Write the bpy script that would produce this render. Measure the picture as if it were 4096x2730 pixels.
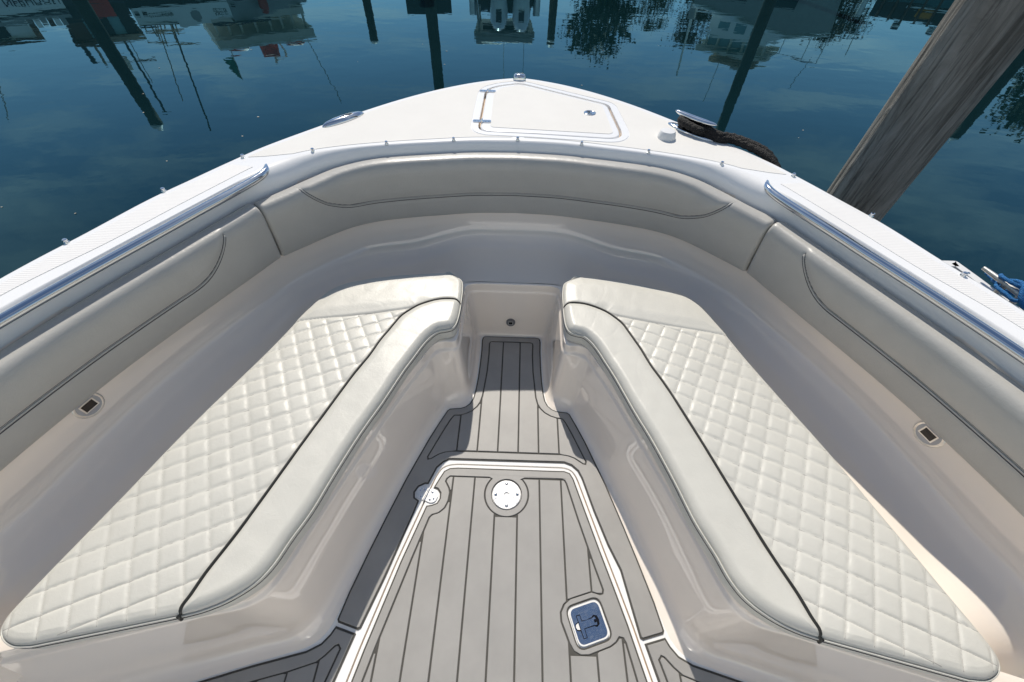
import bpy, bmesh, math, random
import numpy as np
from mathutils import Vector, Matrix
from mathutils.geometry import tessellate_polygon

# ------------------------------------------------------------------ reset
for o in list(bpy.data.objects):
    bpy.data.objects.remove(o)
SC = bpy.context.scene
COL = SC.collection
random.seed(7)
RNG = np.random.default_rng(7)
WATER_Z = -0.50

# ------------------------------------------------------------------ camera
cam_d = bpy.data.cameras.new('camera')
cam_d.sensor_width = 36.0
cam_d.lens = 36.0 * 1600.0 / 4096.0
cam_d.clip_start = 0.02
cam_d.clip_end = 2000.0
cam = bpy.data.objects.new('camera', cam_d)
COL.objects.link(cam)
cr = Vector((0.99943200, 0.02754365, 0.01941731))
cu = Vector((-0.03358176, 0.76578380, 0.64222070))
cf = Vector((-0.00281964, 0.64250799, -0.76627380))
m = Matrix(((cr.x, cu.x, -cf.x, 0.009624), (cr.y, cu.y, -cf.y, 0.0), (cr.z, cu.z, -cf.z, 1.6), (0, 0, 0, 1)))
cam.matrix_world = m
SC.camera = cam

# ------------------------------------------------------------------ sky and sun
SUN_EL = math.radians(47.5)
SUN_AZ = math.radians(-8.8)          # from +Y towards +X
world = bpy.data.worlds.new('World')
SC.world = world
world.use_nodes = True
wn, wl = world.node_tree.nodes, world.node_tree.links
bg = wn['Background']
sky = wn.new('ShaderNodeTexSky')
sky.sky_type = 'NISHITA'
sky.sun_disc = False
sky.sun_elevation = SUN_EL
sky.sun_rotation = SUN_AZ
sky.air_density = 1.0
sky.dust_density = 0.0
sky.ozone_density = 1.6
bg.inputs['Strength'].default_value = 0.108
# thin streaky clouds, laid out on a flat cloud layer overhead
tc = wn.new('ShaderNodeTexCoord')
sep = wn.new('ShaderNodeSeparateXYZ')
wl.new(tc.outputs['Generated'], sep.inputs[0])
mx = wn.new('ShaderNodeMath'); mx.operation = 'MAXIMUM'; mx.inputs[1].default_value = 0.05
wl.new(sep.outputs['Z'], mx.inputs[0])
dx = wn.new('ShaderNodeMath'); dx.operation = 'DIVIDE'
dy = wn.new('ShaderNodeMath'); dy.operation = 'DIVIDE'
wl.new(sep.outputs['X'], dx.inputs[0]); wl.new(mx.outputs[0], dx.inputs[1])
wl.new(sep.outputs['Y'], dy.inputs[0]); wl.new(mx.outputs[0], dy.inputs[1])
cmb = wn.new('ShaderNodeCombineXYZ')
wl.new(dx.outputs[0], cmb.inputs[0]); wl.new(dy.outputs[0], cmb.inputs[1])
mp = wn.new('ShaderNodeMapping')
mp.inputs['Scale'].default_value = (0.55, 1.35, 1.0)
mp.inputs['Rotation'].default_value = (0, 0, math.radians(14))
mp.inputs['Location'].default_value = (3.1, 1.7, 0)
wl.new(cmb.outputs[0], mp.inputs[0])
cn = wn.new('ShaderNodeTexNoise')
cn.inputs['Scale'].default_value = 1.0
cn.inputs['Detail'].default_value = 7.0
cn.inputs['Roughness'].default_value = 0.62
cn.inputs['Distortion'].default_value = 0.6
wl.new(mp.outputs[0], cn.inputs['Vector'])
crp = wn.new('ShaderNodeValToRGB')
crp.color_ramp.elements[0].position = 0.48
crp.color_ramp.elements[0].color = (0, 0, 0, 1)
crp.color_ramp.elements[1].position = 0.75
crp.color_ramp.elements[1].color = (0.75, 0.75, 0.75, 1)
wl.new(cn.outputs['Fac'], crp.inputs[0])
mixc = wn.new('ShaderNodeMix'); mixc.data_type = 'RGBA'
wl.new(crp.outputs[0], mixc.inputs[0])
hsv = wn.new('ShaderNodeHueSaturation')
hsv.inputs['Saturation'].default_value = 1.0
hsv.inputs['Value'].default_value = 1.0
wl.new(sky.outputs[0], hsv.inputs['Color'])
wl.new(hsv.outputs[0], mixc.inputs[6])
mixc.inputs[7].default_value = (8.0, 8.6, 9.2, 1)
wl.new(mixc.outputs[2], bg.inputs[0])

sun_d = bpy.data.lights.new('sun', 'SUN')
sun_d.energy = 4.7
sun_d.angle = math.radians(0.53)
sun_d.color = (1.0, 0.93, 0.825)
sun = bpy.data.objects.new('sun', sun_d)
COL.objects.link(sun)
sdir = Vector((math.sin(SUN_AZ) * math.cos(SUN_EL), math.cos(SUN_AZ) * math.cos(SUN_EL), math.sin(SUN_EL)))
sun.rotation_euler = sdir.to_track_quat('Z', 'Y').to_euler()
sun.location = sdir * 30

SC.view_settings.view_transform = 'Standard'
SC.view_settings.look = 'None'
SC.view_settings.exposure = -0.15
SC.view_settings.gamma = 1.0
SC.render.engine = 'CYCLES'
SC.cycles.max_bounces = 9
SC.cycles.diffuse_bounces = 7
SC.cycles.glossy_bounces = 5
SC.render.resolution_x = 1024
SC.render.resolution_y = 682

# ================================================================== materials
MATS = {}


class NT:
    def __init__(s, name):
        s.m = bpy.data.materials.new(name)
        s.m.use_nodes = True
        s.n, s.l = s.m.node_tree.nodes, s.m.node_tree.links
        s.p = s.n['Principled BSDF']
        MATS[name] = s.m

    def set(s, **k):
        for a, v in k.items():
            s.p.inputs[a.replace('_', ' ')].default_value = v
        return s

    def new(s, t, **k):
        n = s.n.new(t)
        for a, v in k.items():
            if a in n.inputs:
                n.inputs[a].default_value = v
            else:
                setattr(n, a, v)
        return n

    def coord(s, scale=(1, 1, 1), rot=(0, 0, 0), out='Object'):
        t = s.new('ShaderNodeTexCoord')
        mm = s.new('ShaderNodeMapping')
        mm.inputs['Scale'].default_value = scale
        mm.inputs['Rotation'].default_value = rot
        s.l.new(t.outputs[out], mm.inputs[0])
        return mm.outputs[0]

    def noise(s, vec, scale, detail=3, rough=0.5, dist=0.0):
        n = s.new('ShaderNodeTexNoise', Scale=scale, Detail=detail, Roughness=rough, Distortion=dist)
        s.l.new(vec, n.inputs['Vector'])
        return n.outputs['Fac']

    def ramp(s, fac, a, b, ca, cb):
        r = s.new('ShaderNodeValToRGB')
        e = r.color_ramp.elements
        e[0].position, e[1].position = a, b
        e[0].color = (*ca, 1) if len(ca) == 3 else ca
        e[1].color = (*cb, 1) if len(cb) == 3 else cb
        s.l.new(fac, r.inputs[0])
        return r.outputs[0]

    def bump(s, h, strength, dist, prev=None):
        b = s.new('ShaderNodeBump', Strength=strength, Distance=dist)
        s.l.new(h, b.inputs['Height'])
        if prev is not None:
            s.l.new(prev, b.inputs['Normal'])
        s.l.new(b.outputs[0], s.p.inputs['Normal'])
        return b.outputs[0]

    def link(s, a, name):
        s.l.new(a, s.p.inputs[name])


def simple(name, col, rough, metal=0.0, var=0.06, vscale=6.0, bump=0.0, bscale=200.0, coat=0.0):
    t = NT(name)
    t.set(Roughness=rough, Metallic=metal)
    if coat:
        t.p.inputs['Coat Weight'].default_value = coat
        t.p.inputs['Coat Roughness'].default_value = 0.04
    v = t.coord()
    f = t.noise(v, vscale, 4, 0.6)
    lo = tuple(c * (1 - var) for c in col)
    hi = tuple(min(1, c * (1 + var)) for c in col)
    t.link(t.ramp(f, 0.3, 0.7, lo, hi), 'Base Color')
    if bump:
        t.bump(t.noise(v, bscale, 3, 0.6), bump, 0.001)
    return t


# white gelcoat of the liner and deck
g = simple('gelcoat', (0.94, 0.85, 0.755), 0.05, var=0.015, vscale=3.0, coat=1.0)
v = g.coord()
g.bump(g.noise(v, 5.0, 1, 0.4), 0.035, 0.004)
g = simple('gelcoat_deck', (0.87, 0.865, 0.855), 0.25, var=0.012, vscale=4.0, coat=0.15)
# moulded non-skid
g = simple('nonskid', (0.75, 0.735, 0.70), 0.85, var=0.02, vscale=5.0)
v = g.coord(rot=(0, 0, math.radians(45)))
ck = g.new('ShaderNodeTexVoronoi', Scale=330.0)
ck.distance = 'CHEBYCHEV'
g.l.new(v, ck.inputs['Vector'])
g.bump(ck.outputs['Distance'], 0.35, 0.0012)
# ribbed non-skid on the side decks
g = simple('ribbed_nonskid', (0.78, 0.77, 0.755), 0.7, var=0.015)
v = g.coord()
wv = g.new('ShaderNodeTexWave', Scale=36.0, Distortion=0.0)
wv.wave_type = 'BANDS'; wv.bands_direction = 'Y'
g.l.new(v, wv.inputs['Vector'])
g.bump(wv.outputs['Fac'], 0.18, 0.003)
# vinyl
for nm, col, rg in (('vinyl_cushion', (0.60, 0.588, 0.535), 0.40), ('vinyl_bolster', (0.45, 0.44, 0.412), 0.36)):
    g = simple(nm, col, rg, var=0.035, vscale=7.0)
    v = g.coord()
    vo = g.new('ShaderNodeTexVoronoi', Scale=420.0)
    g.l.new(v, vo.inputs['Vector'])
    b1 = g.bump(vo.outputs['Distance'], 0.22, 0.0007)
    b2 = g.bump(g.noise(g.coord((1, 1, 1)), 55.0, 5, 0.62, 1.2), 0.20 if nm == 'vinyl_cushion' else 0.30, 0.003, b1)
    g.bump(g.noise(g.coord((1, 1, 1)), 13.0, 2, 0.4, 0.6), 0.07 if nm == 'vinyl_cushion' else 0.12, 0.010, b2)
simple('stitch_dark', (0.035, 0.035, 0.055), 0.7)
simple('stitch_light', (0.50, 0.49, 0.46), 0.7)
simple('stitch_quilt', (0.40, 0.385, 0.36), 0.8)
simple('piping_black', (0.022, 0.022, 0.02), 0.45, bump=0.3, bscale=700)
# foam deck mat: dull grey with a broad brushed sheen
g = simple('foam_mat', (0.292, 0.284, 0.272), 0.56, var=0.10, vscale=5.0)
g.p.inputs['Specular IOR Level'].default_value = 1.0
v = g.coord()
b1 = g.bump(g.noise(v, 900.0, 2, 0.6), 0.30, 0.0007)
b2 = g.bump(g.noise(g.coord((420, 16, 1)), 1.0, 3, 0.6), 0.22, 0.0008, b1)
g.bump(g.noise(v, 60.0, 3, 0.5), 0.08, 0.002, b2)
simple('foam_groove', (0.075, 0.072, 0.065), 0.85, var=0.1, vscale=30)
simple('gasket', (0.62, 0.47, 0.33), 0.6, var=0.08)
# metals
g = simple('stainless', (0.72, 0.73, 0.74), 0.07, metal=1.0, var=0.03, vscale=20)
v = g.coord()
g.link(g.ramp(g.noise(v, 40, 5, 0.7), 0.35, 0.75, (0.07, 0.07, 0.07), (0.13, 0.13, 0.13)), 'Roughness')
g = simple('stainless_worn', (0.80, 0.79, 0.77), 0.34, metal=1.0, var=0.08, vscale=60)
v = g.coord()
g.link(g.ramp(g.noise(v, 90, 6, 0.75), 0.35, 0.7, (0.26, 0.26, 0.26), (0.46, 0.46, 0.46)), 'Roughness')
g = simple('latch_steel', (0.74, 0.76, 0.78), 0.1, metal=1.0, var=0.05, vscale=50)
v = g.coord()
g.link(g.ramp(g.noise(v, 120, 3, 0.6), 0.45, 0.75, (0.17, 0.17, 0.17), (0.27, 0.27, 0.27)), 'Roughness')
simple('galvanised', (0.52, 0.52, 0.50), 0.42, metal=0.85, var=0.18, vscale=60, bump=0.3, bscale=90)
simple('bezel_grey', (0.16, 0.16, 0.17), 0.35)
simple('dark_slot', (0.008, 0.008, 0.011), 0.25)
simple('lens_clear', (0.42, 0.43, 0.45), 0.12, var=0.03)
simple('white_plastic', (0.78, 0.775, 0.76), 0.35, var=0.02)
# ropes
for nm, col in (('rope_black', (0.0035, 0.003, 0.0033)), ('rope_blue', (0.006, 0.13, 0.36))):
    g = simple(nm, col, 0.75, var=0.3, vscale=90)
    v = g.coord()
    vo = g.new('ShaderNodeTexVoronoi', Scale=190.0)
    g.l.new(v, vo.inputs['Vector'])
    g.bump(vo.outputs['Distance'], 0.9, 0.004)
# weathered timber of the near piling
g = NT('piling_wood')
v = g.coord((11, 11, 1.7))
f1 = g.noise(v, 1.0, 9, 0.70, 1.6)
v2 = g.coord((46, 46, 2.6))
f2 = g.noise(v2, 1.0, 6, 0.62, 1.1)
v3 = g.coord((3, 3, 1.6))
f3 = g.noise(v3, 1.0, 4, 0.55, 0.5)
c1 = g.ramp(f1, 0.32, 0.70, (0.15, 0.138, 0.122), (0.36, 0.338, 0.308))
mm_ = g.new('ShaderNodeMix'); mm_.data_type = 'RGBA'; mm_.blend_type = 'MULTIPLY'
mm_.inputs[0].default_value = 0.75
g.l.new(c1, mm_.inputs[6])
g.l.new(g.ramp(f2, 0.38, 0.52, (0.30, 0.285, 0.27), (1, 1, 1)), mm_.inputs[7])
m2_ = g.new('ShaderNodeMix'); m2_.data_type = 'RGBA'; m2_.blend_type = 'MULTIPLY'
m2_.inputs[0].default_value = 0.6
g.l.new(mm_.outputs[2], m2_.inputs[6])
g.l.new(g.ramp(f3, 0.35, 0.65, (0.62, 0.56, 0.50), (1, 1, 1)), m2_.inputs[7])
g.link(m2_.outputs[2], 'Base Color')
g.set(Roughness=0.85)
b1 = g.bump(f2, 0.7, 0.008)
g.bump(f1, 0.9, 0.02, b1)
simple('far_piling', (0.055, 0.048, 0.036), 0.85, var=0.3, vscale=5)
simple('dock_plank', (0.20, 0.195, 0.19), 0.8, var=0.25, vscale=30, bump=0.4, bscale=120)
# things across the harbour
simple('paint_white', (0.86, 0.85, 0.82), 0.35, var=0.04, vscale=1.5)
simple('paint_cream', (0.66, 0.61, 0.52), 0.5, var=0.08, vscale=2)
simple('paint_navy', (0.012, 0.018, 0.03), 0.3)
simple('paint_black', (0.012, 0.013, 0.014), 0.4)
simple('paint_red', (0.42, 0.035, 0.025), 0.45)
simple('paint_grey', (0.34, 0.34, 0.33), 0.5)
simple('paint_brown', (0.11, 0.06, 0.04), 0.6)
simple('canvas_tan', (0.30, 0.24, 0.18), 0.8)
simple('net_green', (0.03, 0.16, 0.12), 0.8)
simple('orange_gear', (0.55, 0.22, 0.03), 0.6)
simple('engine_cowl', (0.80, 0.81, 0.83), 0.2, coat=0.4)
simple('far_metal', (0.5, 0.5, 0.5), 0.3, metal=0.9)
g = simple('window_glass', (0.16, 0.30, 0.32), 0.05)  # pale cyan base paints in the sky showing through far windows
simple('bark', (0.055, 0.04, 0.03), 0.9, var=0.3)
for nm, col in (('leaf_dark', (0.030, 0.046, 0.016)), ('leaf_olive', (0.060, 0.066, 0.020)), ('leaf_brown', (0.085, 0.060, 0.030))):
    simple(nm, col, 0.7, var=0.5, vscale=1.2)
simple('shore_earth', (0.07, 0.075, 0.04), 0.9, var=0.3, vscale=0.3)
simple('debris', (0.45, 0.42, 0.34), 0.8)
simple('debris_red', (0.20, 0.05, 0.04), 0.8)
# water: dark teal body under a fresnel-weighted mirror
g = NT('water')
v = g.coord()
body = g.new('ShaderNodeBsdfDiffuse')
g.l.new(g.ramp(g.noise(v, 0.5, 3, 0.5), 0.3, 0.7, (0.0022, 0.0130, 0.0165), (0.0032, 0.0165, 0.0205)), body.inputs['Color'])
gl = g.new('ShaderNodeBsdfGlossy', Roughness=0.012)
gl.inputs['Color'].default_value = (0.50, 0.90, 1.0, 1)
fr = g.new('ShaderNodeFresnel', IOR=1.40)
mxs = g.new('ShaderNodeMixShader')
va = g.coord((1.0, 1.6, 1.0))
b1 = g.bump(g.noise(va, 1.0, 2, 0.5, 0.3), 0.055, 0.05)
b2 = g.bump(g.noise(va, 4.5, 2, 0.5, 0.2), 0.035, 0.012, b1)
g.l.new(b2, gl.inputs['Normal']); g.l.new(b2, fr.inputs['Normal'])
g.l.new(fr.outputs[0], mxs.inputs[0]); g.l.new(body.outputs[0], mxs.inputs[1]); g.l.new(gl.outputs[0], mxs.inputs[2])
g.l.new(mxs.outputs[0], g.n['Material Output'].inputs['Surface'])
g.n.remove(g.p)


def M(n):
    return MATS[n]


# ================================================================== mesh helpers
def link_obj(name, me, mat=None, parent=None):
    o = bpy.data.objects.new(name, me)
    COL.objects.link(o)
    if mat is not None and len(me.materials) == 0:
        me.materials.append(M(mat) if isinstance(mat, str) else mat)
    if parent is not None:
        o.parent = parent
    return o


def mesh_obj(name, vs, fs, mat, parent=None, smooth=True, sharp=None):
    me = bpy.data.meshes.new(name)
    me.from_pydata([tuple(map(float, p)) for p in vs], [], [tuple(map(int, f)) for f in fs])
    me.validate()
    me.update()
    if smooth:
        me.polygons.foreach_set('use_smooth', [True] * len(me.polygons))
        if sharp is not None:
            me.set_sharp_from_angle(angle=math.radians(sharp))
    return link_obj(name, me, mat, parent)


def tag(o, label, cat=None, group=None, kind=None):
    if label: o['label'] = label
    if cat: o['category'] = cat
    if group: o['group'] = group
    if kind: o['kind'] = kind
    return o


def empty(name, loc=(0, 0, 0), rz=0.0):
    o = bpy.data.objects.new(name, None)
    o.location = loc
    o.rotation_euler = (0, 0, rz)
    o.empty_display_size = 0.2
    COL.objects.link(o)
    return o


class MB:
    """collects shapes into one mesh"""
    def __init__(s):
        s.v, s.f = [], []

    def add(s, vs, fs):
        b = len(s.v)
        s.v += [tuple(p) for p in vs]
        s.f += [tuple(i + b for i in f) for f in fs]
        return s

    def box(s, x0, x1, y0, y1, z0, z1):
        vs = [(x0, y0, z0), (x1, y0, z0), (x1, y1, z0), (x0, y1, z0), (x0, y0, z1), (x1, y0, z1), (x1, y1, z1), (x0, y1, z1)]
        fs = [(0, 3, 2, 1), (4, 5, 6, 7), (0, 1, 5, 4), (1, 2, 6, 5), (2, 3, 7, 6), (3, 0, 4, 7)]
        return s.add(vs, fs)

    def tube(s, pts, r, n=8, caps=True):
        vs, fs = tube_geo(pts, r, n, caps)
        return s.add(vs, fs)

    def prism(s, poly, z0, z1):
        vs, fs = prism_geo([poly], z0, z1)
        return s.add(vs, fs)

    def lathe(s, prof, c, n=24):
        vs, fs = [], []
        for r, z in prof:
            for k in range(n):
                a = 2 * math.pi * k / n
                vs.append((c[0] + r * math.cos(a), c[1] + r * math.sin(a), c[2] + z))
        for i in range(len(prof) - 1):
            for k in range(n):
                k2 = (k + 1) % n
                fs.append((i * n + k, i * n + k2, (i + 1) * n + k2, (i + 1) * n + k))
        fs.append(tuple(range((len(prof) - 1) * n, len(prof) * n)))
        return s.add(vs, fs)

    def build(s, name, mat, parent=None, smooth=True, sharp=35):
        return mesh_obj(name, s.v, s.f, mat, parent, smooth, sharp)


def tube_geo(pts, r, n=8, caps=True):
    P = [Vector(p) for p in pts]
    rs = r if isinstance(r, (list, tuple, np.ndarray)) else [r] * len(P)
    vs, fs = [], []
    prev = None
    for i, p in enumerate(P):
        t = (P[min(i + 1, len(P) - 1)] - P[max(i - 1, 0)]).normalized()
        if prev is None:
            ref = Vector((0, 0, 1)) if abs(t.z) < 0.9 else Vector((1, 0, 0))
            a = t.cross(ref).normalized()
        else:
            a = (prev - t * prev.dot(t)).normalized()
        prev = a
        b = t.cross(a)
        for k in range(n):
            th = 2 * math.pi * k / n
            vs.append(tuple(p + (a * math.cos(th) + b * math.sin(th)) * float(rs[i])))
    for i in range(len(P) - 1):
        for k in range(n):
            k2 = (k + 1) % n
            fs.append((i * n + k, i * n + k2, (i + 1) * n + k2, (i + 1) * n + k))
    if caps:
        fs.append(tuple(range(n))[::-1])
        fs.append(tuple(range((len(P) - 1) * n, len(P) * n)))
    return vs, fs


def cr_spline(pts, n, closed=False):
    """Catmull-Rom through pts (any dim), n samples evenly in key parameter"""
    P = np.array(pts, float)
    K = len(P)
    out = []
    tt = np.linspace(0, K if closed else K - 1, n, endpoint=not closed)
    for t in tt:
        i = int(min(math.floor(t), (K if closed else K - 1) - (0 if closed else 1)))
        u = t - i
        if closed:
            a, b, c, d = P[(i - 1) % K], P[i % K], P[(i + 1) % K], P[(i + 2) % K]
        else:
            b, c = P[i], P[i + 1]
            a = P[i - 1] if i > 0 else 2 * b - c
            d = P[i + 2] if i + 2 < K else 2 * c - b
        out.append(0.5 * (2 * b + (c - a) * u + (2 * a - 5 * b + 4 * c - d) * u * u + (3 * b - a - 3 * c + d) * u ** 3))
    return np.array(out)


def even(pts, step):
    """resample a dense polyline evenly"""
    P = np.array(pts, float)
    d = np.r_[0, np.cumsum(np.linalg.norm(np.diff(P, axis=0), axis=1))]
    n = max(2, int(round(d[-1] / step)) + 1)
    s = np.linspace(0, d[-1], n)
    return np.stack([np.interp(s, d, P[:, k]) for k in range(P.shape[1])], 1), s


def area2(poly):
    P = np.array(poly)[:, :2]
    x, y = P[:, 0], P[:, 1]
    return 0.5 * np.sum(x * np.roll(y, -1) - np.roll(x, -1) * y)


def ccw(poly):
    return list(poly) if area2(poly) > 0 else list(poly)[::-1]


def offset_poly(poly, d):
    """offset closed polygon outwards by d (mitred, limited)"""
    P = np.array(ccw(poly), float)
    e = np.roll(P, -1, 0) - P
    L = np.linalg.norm(e, axis=1, keepdims=True)
    keep = L[:, 0] > 1e-6
    P, e, L = P[keep], None, None
    e = np.roll(P, -1, 0) - P
    e /= np.linalg.norm(e, axis=1, keepdims=True)
    nrm = np.stack([e[:, 1], -e[:, 0]], 1)
    pn = np.roll(nrm, 1, 0)
    bis = nrm + pn
    den = np.maximum(1 + np.sum(nrm * pn, 1), 0.35)
    return [tuple(q) for q in P + d * bis / den[:, None]]


def round_poly(poly, r, n=5):
    """round polygon corners with radius about r"""
    P = [Vector((p[0], p[1])) for p in poly]
    out = []
    K = len(P)
    for i in range(K):
        a, b, c = P[i - 1], P[i], P[(i + 1) % K]
        u, w = (a - b), (c - b)
        k = min(r, u.length * 0.45, w.length * 0.45)
        p0, p1 = b + u.normalized() * k, b + w.normalized() * k
        for j in range(n + 1):
            t = j / n
            out.append(tuple((1 - t) ** 2 * p0 + 2 * t * (1 - t) * b + t * t * p1))
    return out


def prism_geo(loops, z0, z1, bottom=False):
    """loops: outer + holes, flat top at z1, walls to z0"""
    loops = [ccw(loops[0])] + [ccw(h)[::-1] for h in loops[1:]]
    flat = [p for l in loops for p in l]
    tri = tessellate_polygon([[Vector((p[0], p[1], 0)) for p in l] for l in loops])
    n = len(flat)
    vs = [(p[0], p[1], z1) for p in flat] + [(p[0], p[1], z0) for p in flat]
    fs = []
    for t in tri:
        a, b, c = [flat[i] for i in t]
        if (b[0] - a[0]) * (c[1] - a[1]) - (b[1] - a[1]) * (c[0] - a[0]) < 0:
            t = t[::-1]
        fs.append(tuple(t))
        if bottom: fs.append(tuple(n + i for i in t[::-1]))
    k = 0
    for l in loops:
        for i in range(len(l)):
            j = (i + 1) % len(l)
            fs.append((k + i, n + k + i, n + k + j, k + j))
        k += len(l)
    return vs, fs


def prism_obj(name, loops, z0, z1, mat, parent=None, bottom=False):
    vs, fs = prism_geo(loops, z0, z1, bottom)
    return mesh_obj(name, vs, fs, mat, parent, smooth=False)


def grid_faces(nr, nc, flip=False, closed=False):
    fs = []
    for i in range(nr - 1):
        for j in range(nc if closed else nc - 1):
            j2 = (j + 1) % nc
            q = (i * nc + j, i * nc + j2, (i + 1) * nc + j2, (i + 1) * nc + j)
            fs.append(q[::-1] if flip else q)
    return fs


def mirror(pts):
    return [(-p[0],) + tuple(p[1:]) for p in pts]


def sm(t):
    t = np.clip(t, 0, 1)
    return t * t * (3 - 2 * t)


def two_sides(vs, fs):
    """add the mirror image (x -> -x) of a right-hand surface"""
    n = len(vs)
    v2 = list(vs) + [(-p[0], p[1], p[2]) for p in vs]
    f2 = list(fs) + [tuple(i + n for i in f[::-1]) for f in fs]
    return v2, f2


# ================================================================== WATER
w = mesh_obj('water', [(-300, -120, WATER_Z), (300, -120, WATER_Z), (300, 300, WATER_Z), (-300, 300, WATER_Z)], [(0, 1, 2, 3)], 'water', smooth=False)
tag(w, 'calm dark teal harbour water mirroring boats and sky', kind='structure')

# ================================================================== THE BOAT
DECK = 0.815
boat = empty('fishing_boat', (0, 0, 0))
tag(boat, 'white boat bow in the foreground with grey deck mat, rails and padded coaming', 'boat')

# ---- plan curves of the right-hand side, bow centre to aft
OUTER = [(0.0, 2.615), (0.035, 2.612), (0.12, 2.585), (0.24, 2.53), (0.36, 2.455), (0.47, 2.37), (0.58, 2.27), (0.68, 2.165), (0.80, 2.025),
         (0.92, 1.875), (1.06, 1.685), (1.14, 1.545), (1.21, 1.41), (1.29, 1.25), (1.365, 1.05), (1.452, 0.82), (1.55, 0.45), (1.62, 0.05), (1.67, -0.55), (1.74, -3.4)]
LIP = [(0, 1.826), (0.2, 1.812), (0.367, 1.782), (0.53, 1.748), (0.684, 1.708), (0.80, 1.668), (0.877, 1.632), (0.94, 1.588), (0.985, 1.532), (1.015, 1.462),
       (1.052, 1.375), (1.087, 1.30), (1.172, 1.12), (1.277, 0.89), (1.362, 0.70), (1.455, 0.42), (1.53, 0.08), (1.60, -0.55), (1.67, -3.4)]
BACK = [(0, 1.797), (0.2, 1.786), (0.37, 1.758), (0.53, 1.726), (0.67, 1.688), (0.785, 1.638), (0.855, 1.588), (0.905, 1.54), (0.955, 1.485), (1.0, 1.432),
        (1.045, 1.372), (1.082, 1.295), (1.165, 1.118), (1.268, 0.89), (1.345, 0.70), (1.435, 0.42), (1.515, 0.08), (1.59, -0.55), (1.66, -3.4)]
WALL = [(0, 1.765), (0.25, 1.757), (0.5, 1.715), (0.72, 1.652), (0.86, 1.56), (0.95, 1.475), (1.04, 1.365), (1.12, 1.205), (1.19, 1.05), (1.27, 0.86),
        (1.335, 0.67), (1.41, 0.40), (1.47, 0.13), (1.515, -0.10), (1.58, -0.55), (1.65, -3.4)]
SEATC = [(0, 1.452, 0.305), (0.23, 1.450, 0.300), (0.46, 1.420, 0.250), (0.655, 1.365, 0.250), (0.75, 1.315, 0.250), (0.805, 1.24, 0.250), (0.85, 1.14, 0.250),
         (0.89, 1.02, 0.250), (0.94, 0.88, 0.250), (0.99, 0.74, 0.250), (1.055, 0.55, 0.250), (1.14, 0.28, 0.250), (1.21, 0.08, 0.250), (1.27, -0.09, 0.012), (1.37, -0.55, 0.0), (1.45, -3.4, 0.0)]
outer = cr_spline(OUTER, 160)
lip = cr_spline(LIP, 160)
back = cr_spline(BACK, 160)

# ---- deck plate with the anchor locker opening
LID = [(-0.176, 2.372), (-0.176, 1.945), (-0.166, 1.914), (-0.139, 1.900), (0.077, 1.892), (0.405, 1.866), (0.440, 1.872), (0.464, 1.900),
       (0.468, 1.95), (0.452, 2.235), (0.440, 2.262), (0.02, 2.515), (-0.015, 2.520), (-0.104, 2.482), (-0.158, 2.437)]
LID = round_poly(LID, 0.02, 3)
HOLE = offset_poly(LID, 0.010)
FLANGE = offset_poly(LID, 0.036)
deck_loop = [tuple(p) for p in outer] + [tuple(p) for p in lip[::-1]] + mirror([tuple(p) for p in lip[1:]]) + mirror([tuple(p) for p in outer[1:][::-1]])
vs, fs = prism_geo([deck_loop, HOLE], DECK - 0.02, DECK)
prism_obj('foredeck', [deck_loop, HOLE], DECK - 0.02, DECK, 'gelcoat_deck', boat)

# rolled gunwale edge, rub rail and flared hull side
prof = [(0.0, DECK), (0.006, DECK - 0.002), (0.011, DECK - 0.008), (0.013, DECK - 0.016), (0.013, DECK - 0.03)]


def swept(path, prof, flip=False):
    P = np.array(path)
    t = np.gradient(P, axis=0)
    t /= np.linalg.norm(t, axis=1, keepdims=True)
    n = np.stack([-t[:, 1], t[:, 0]], 1)      # left of travel
    vs = []
    for p, q in zip(P, n):
        for d, z in prof:
            vs.append((max(0.0, p[0] + q[0] * d), p[1] + q[1] * d, z))
    return vs, grid_faces(len(P), len(prof), flip)


vs, fs = swept(outer, prof)
vs, fs = two_sides(vs, fs)
mesh_obj('gunwale_edge', vs, fs, 'gelcoat_deck', boat)
prof = [(0.013, DECK - 0.03), (0.026, DECK - 0.034), (0.030, DECK - 0.05), (0.026, DECK - 0.066), (0.012, DECK - 0.07)]
vs, fs = two_sides(*swept(outer, prof))
mesh_obj('rub_rail', vs, fs, 'paint_grey', boat)
prof = [(0.012, DECK - 0.07), (-0.02, DECK - 0.25), (-0.09, DECK - 0.6), (-0.19, 0.0), (-0.33, WATER_Z - 0.1), (-0.5, WATER_Z - 0.4)]
vs, fs = two_sides(*swept(outer, prof))
mesh_obj('hull', vs, fs, 'gelcoat_deck', boat)

# ---- coaming lip, inner wall and moulded cove down to the seat level
lipP = [(0, DECK), (0.10, DECK - 0.0006), (0.35, DECK - 0.004), (0.65, DECK - 0.014), (0.88, DECK - 0.030), (1.0, DECK - 0.052), (1.0, DECK - 0.12)]
N = 150
L_, B_ = cr_spline(LIP, N), cr_spline(BACK, N)
W_, S_ = cr_spline(WALL, N), cr_spline(SEATC, N)
vs = []
rows = len(lipP)
for i in range(N):
    for b, z in lipP:
        p = L_[i] * (1 - b) + B_[i] * b
        vs.append((max(0, p[0]), p[1], z))
vs, fs = two_sides(vs, grid_faces(N, rows, True))
mesh_obj('coaming', vs, fs, 'gelcoat_deck', boat, sharp=50)


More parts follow.
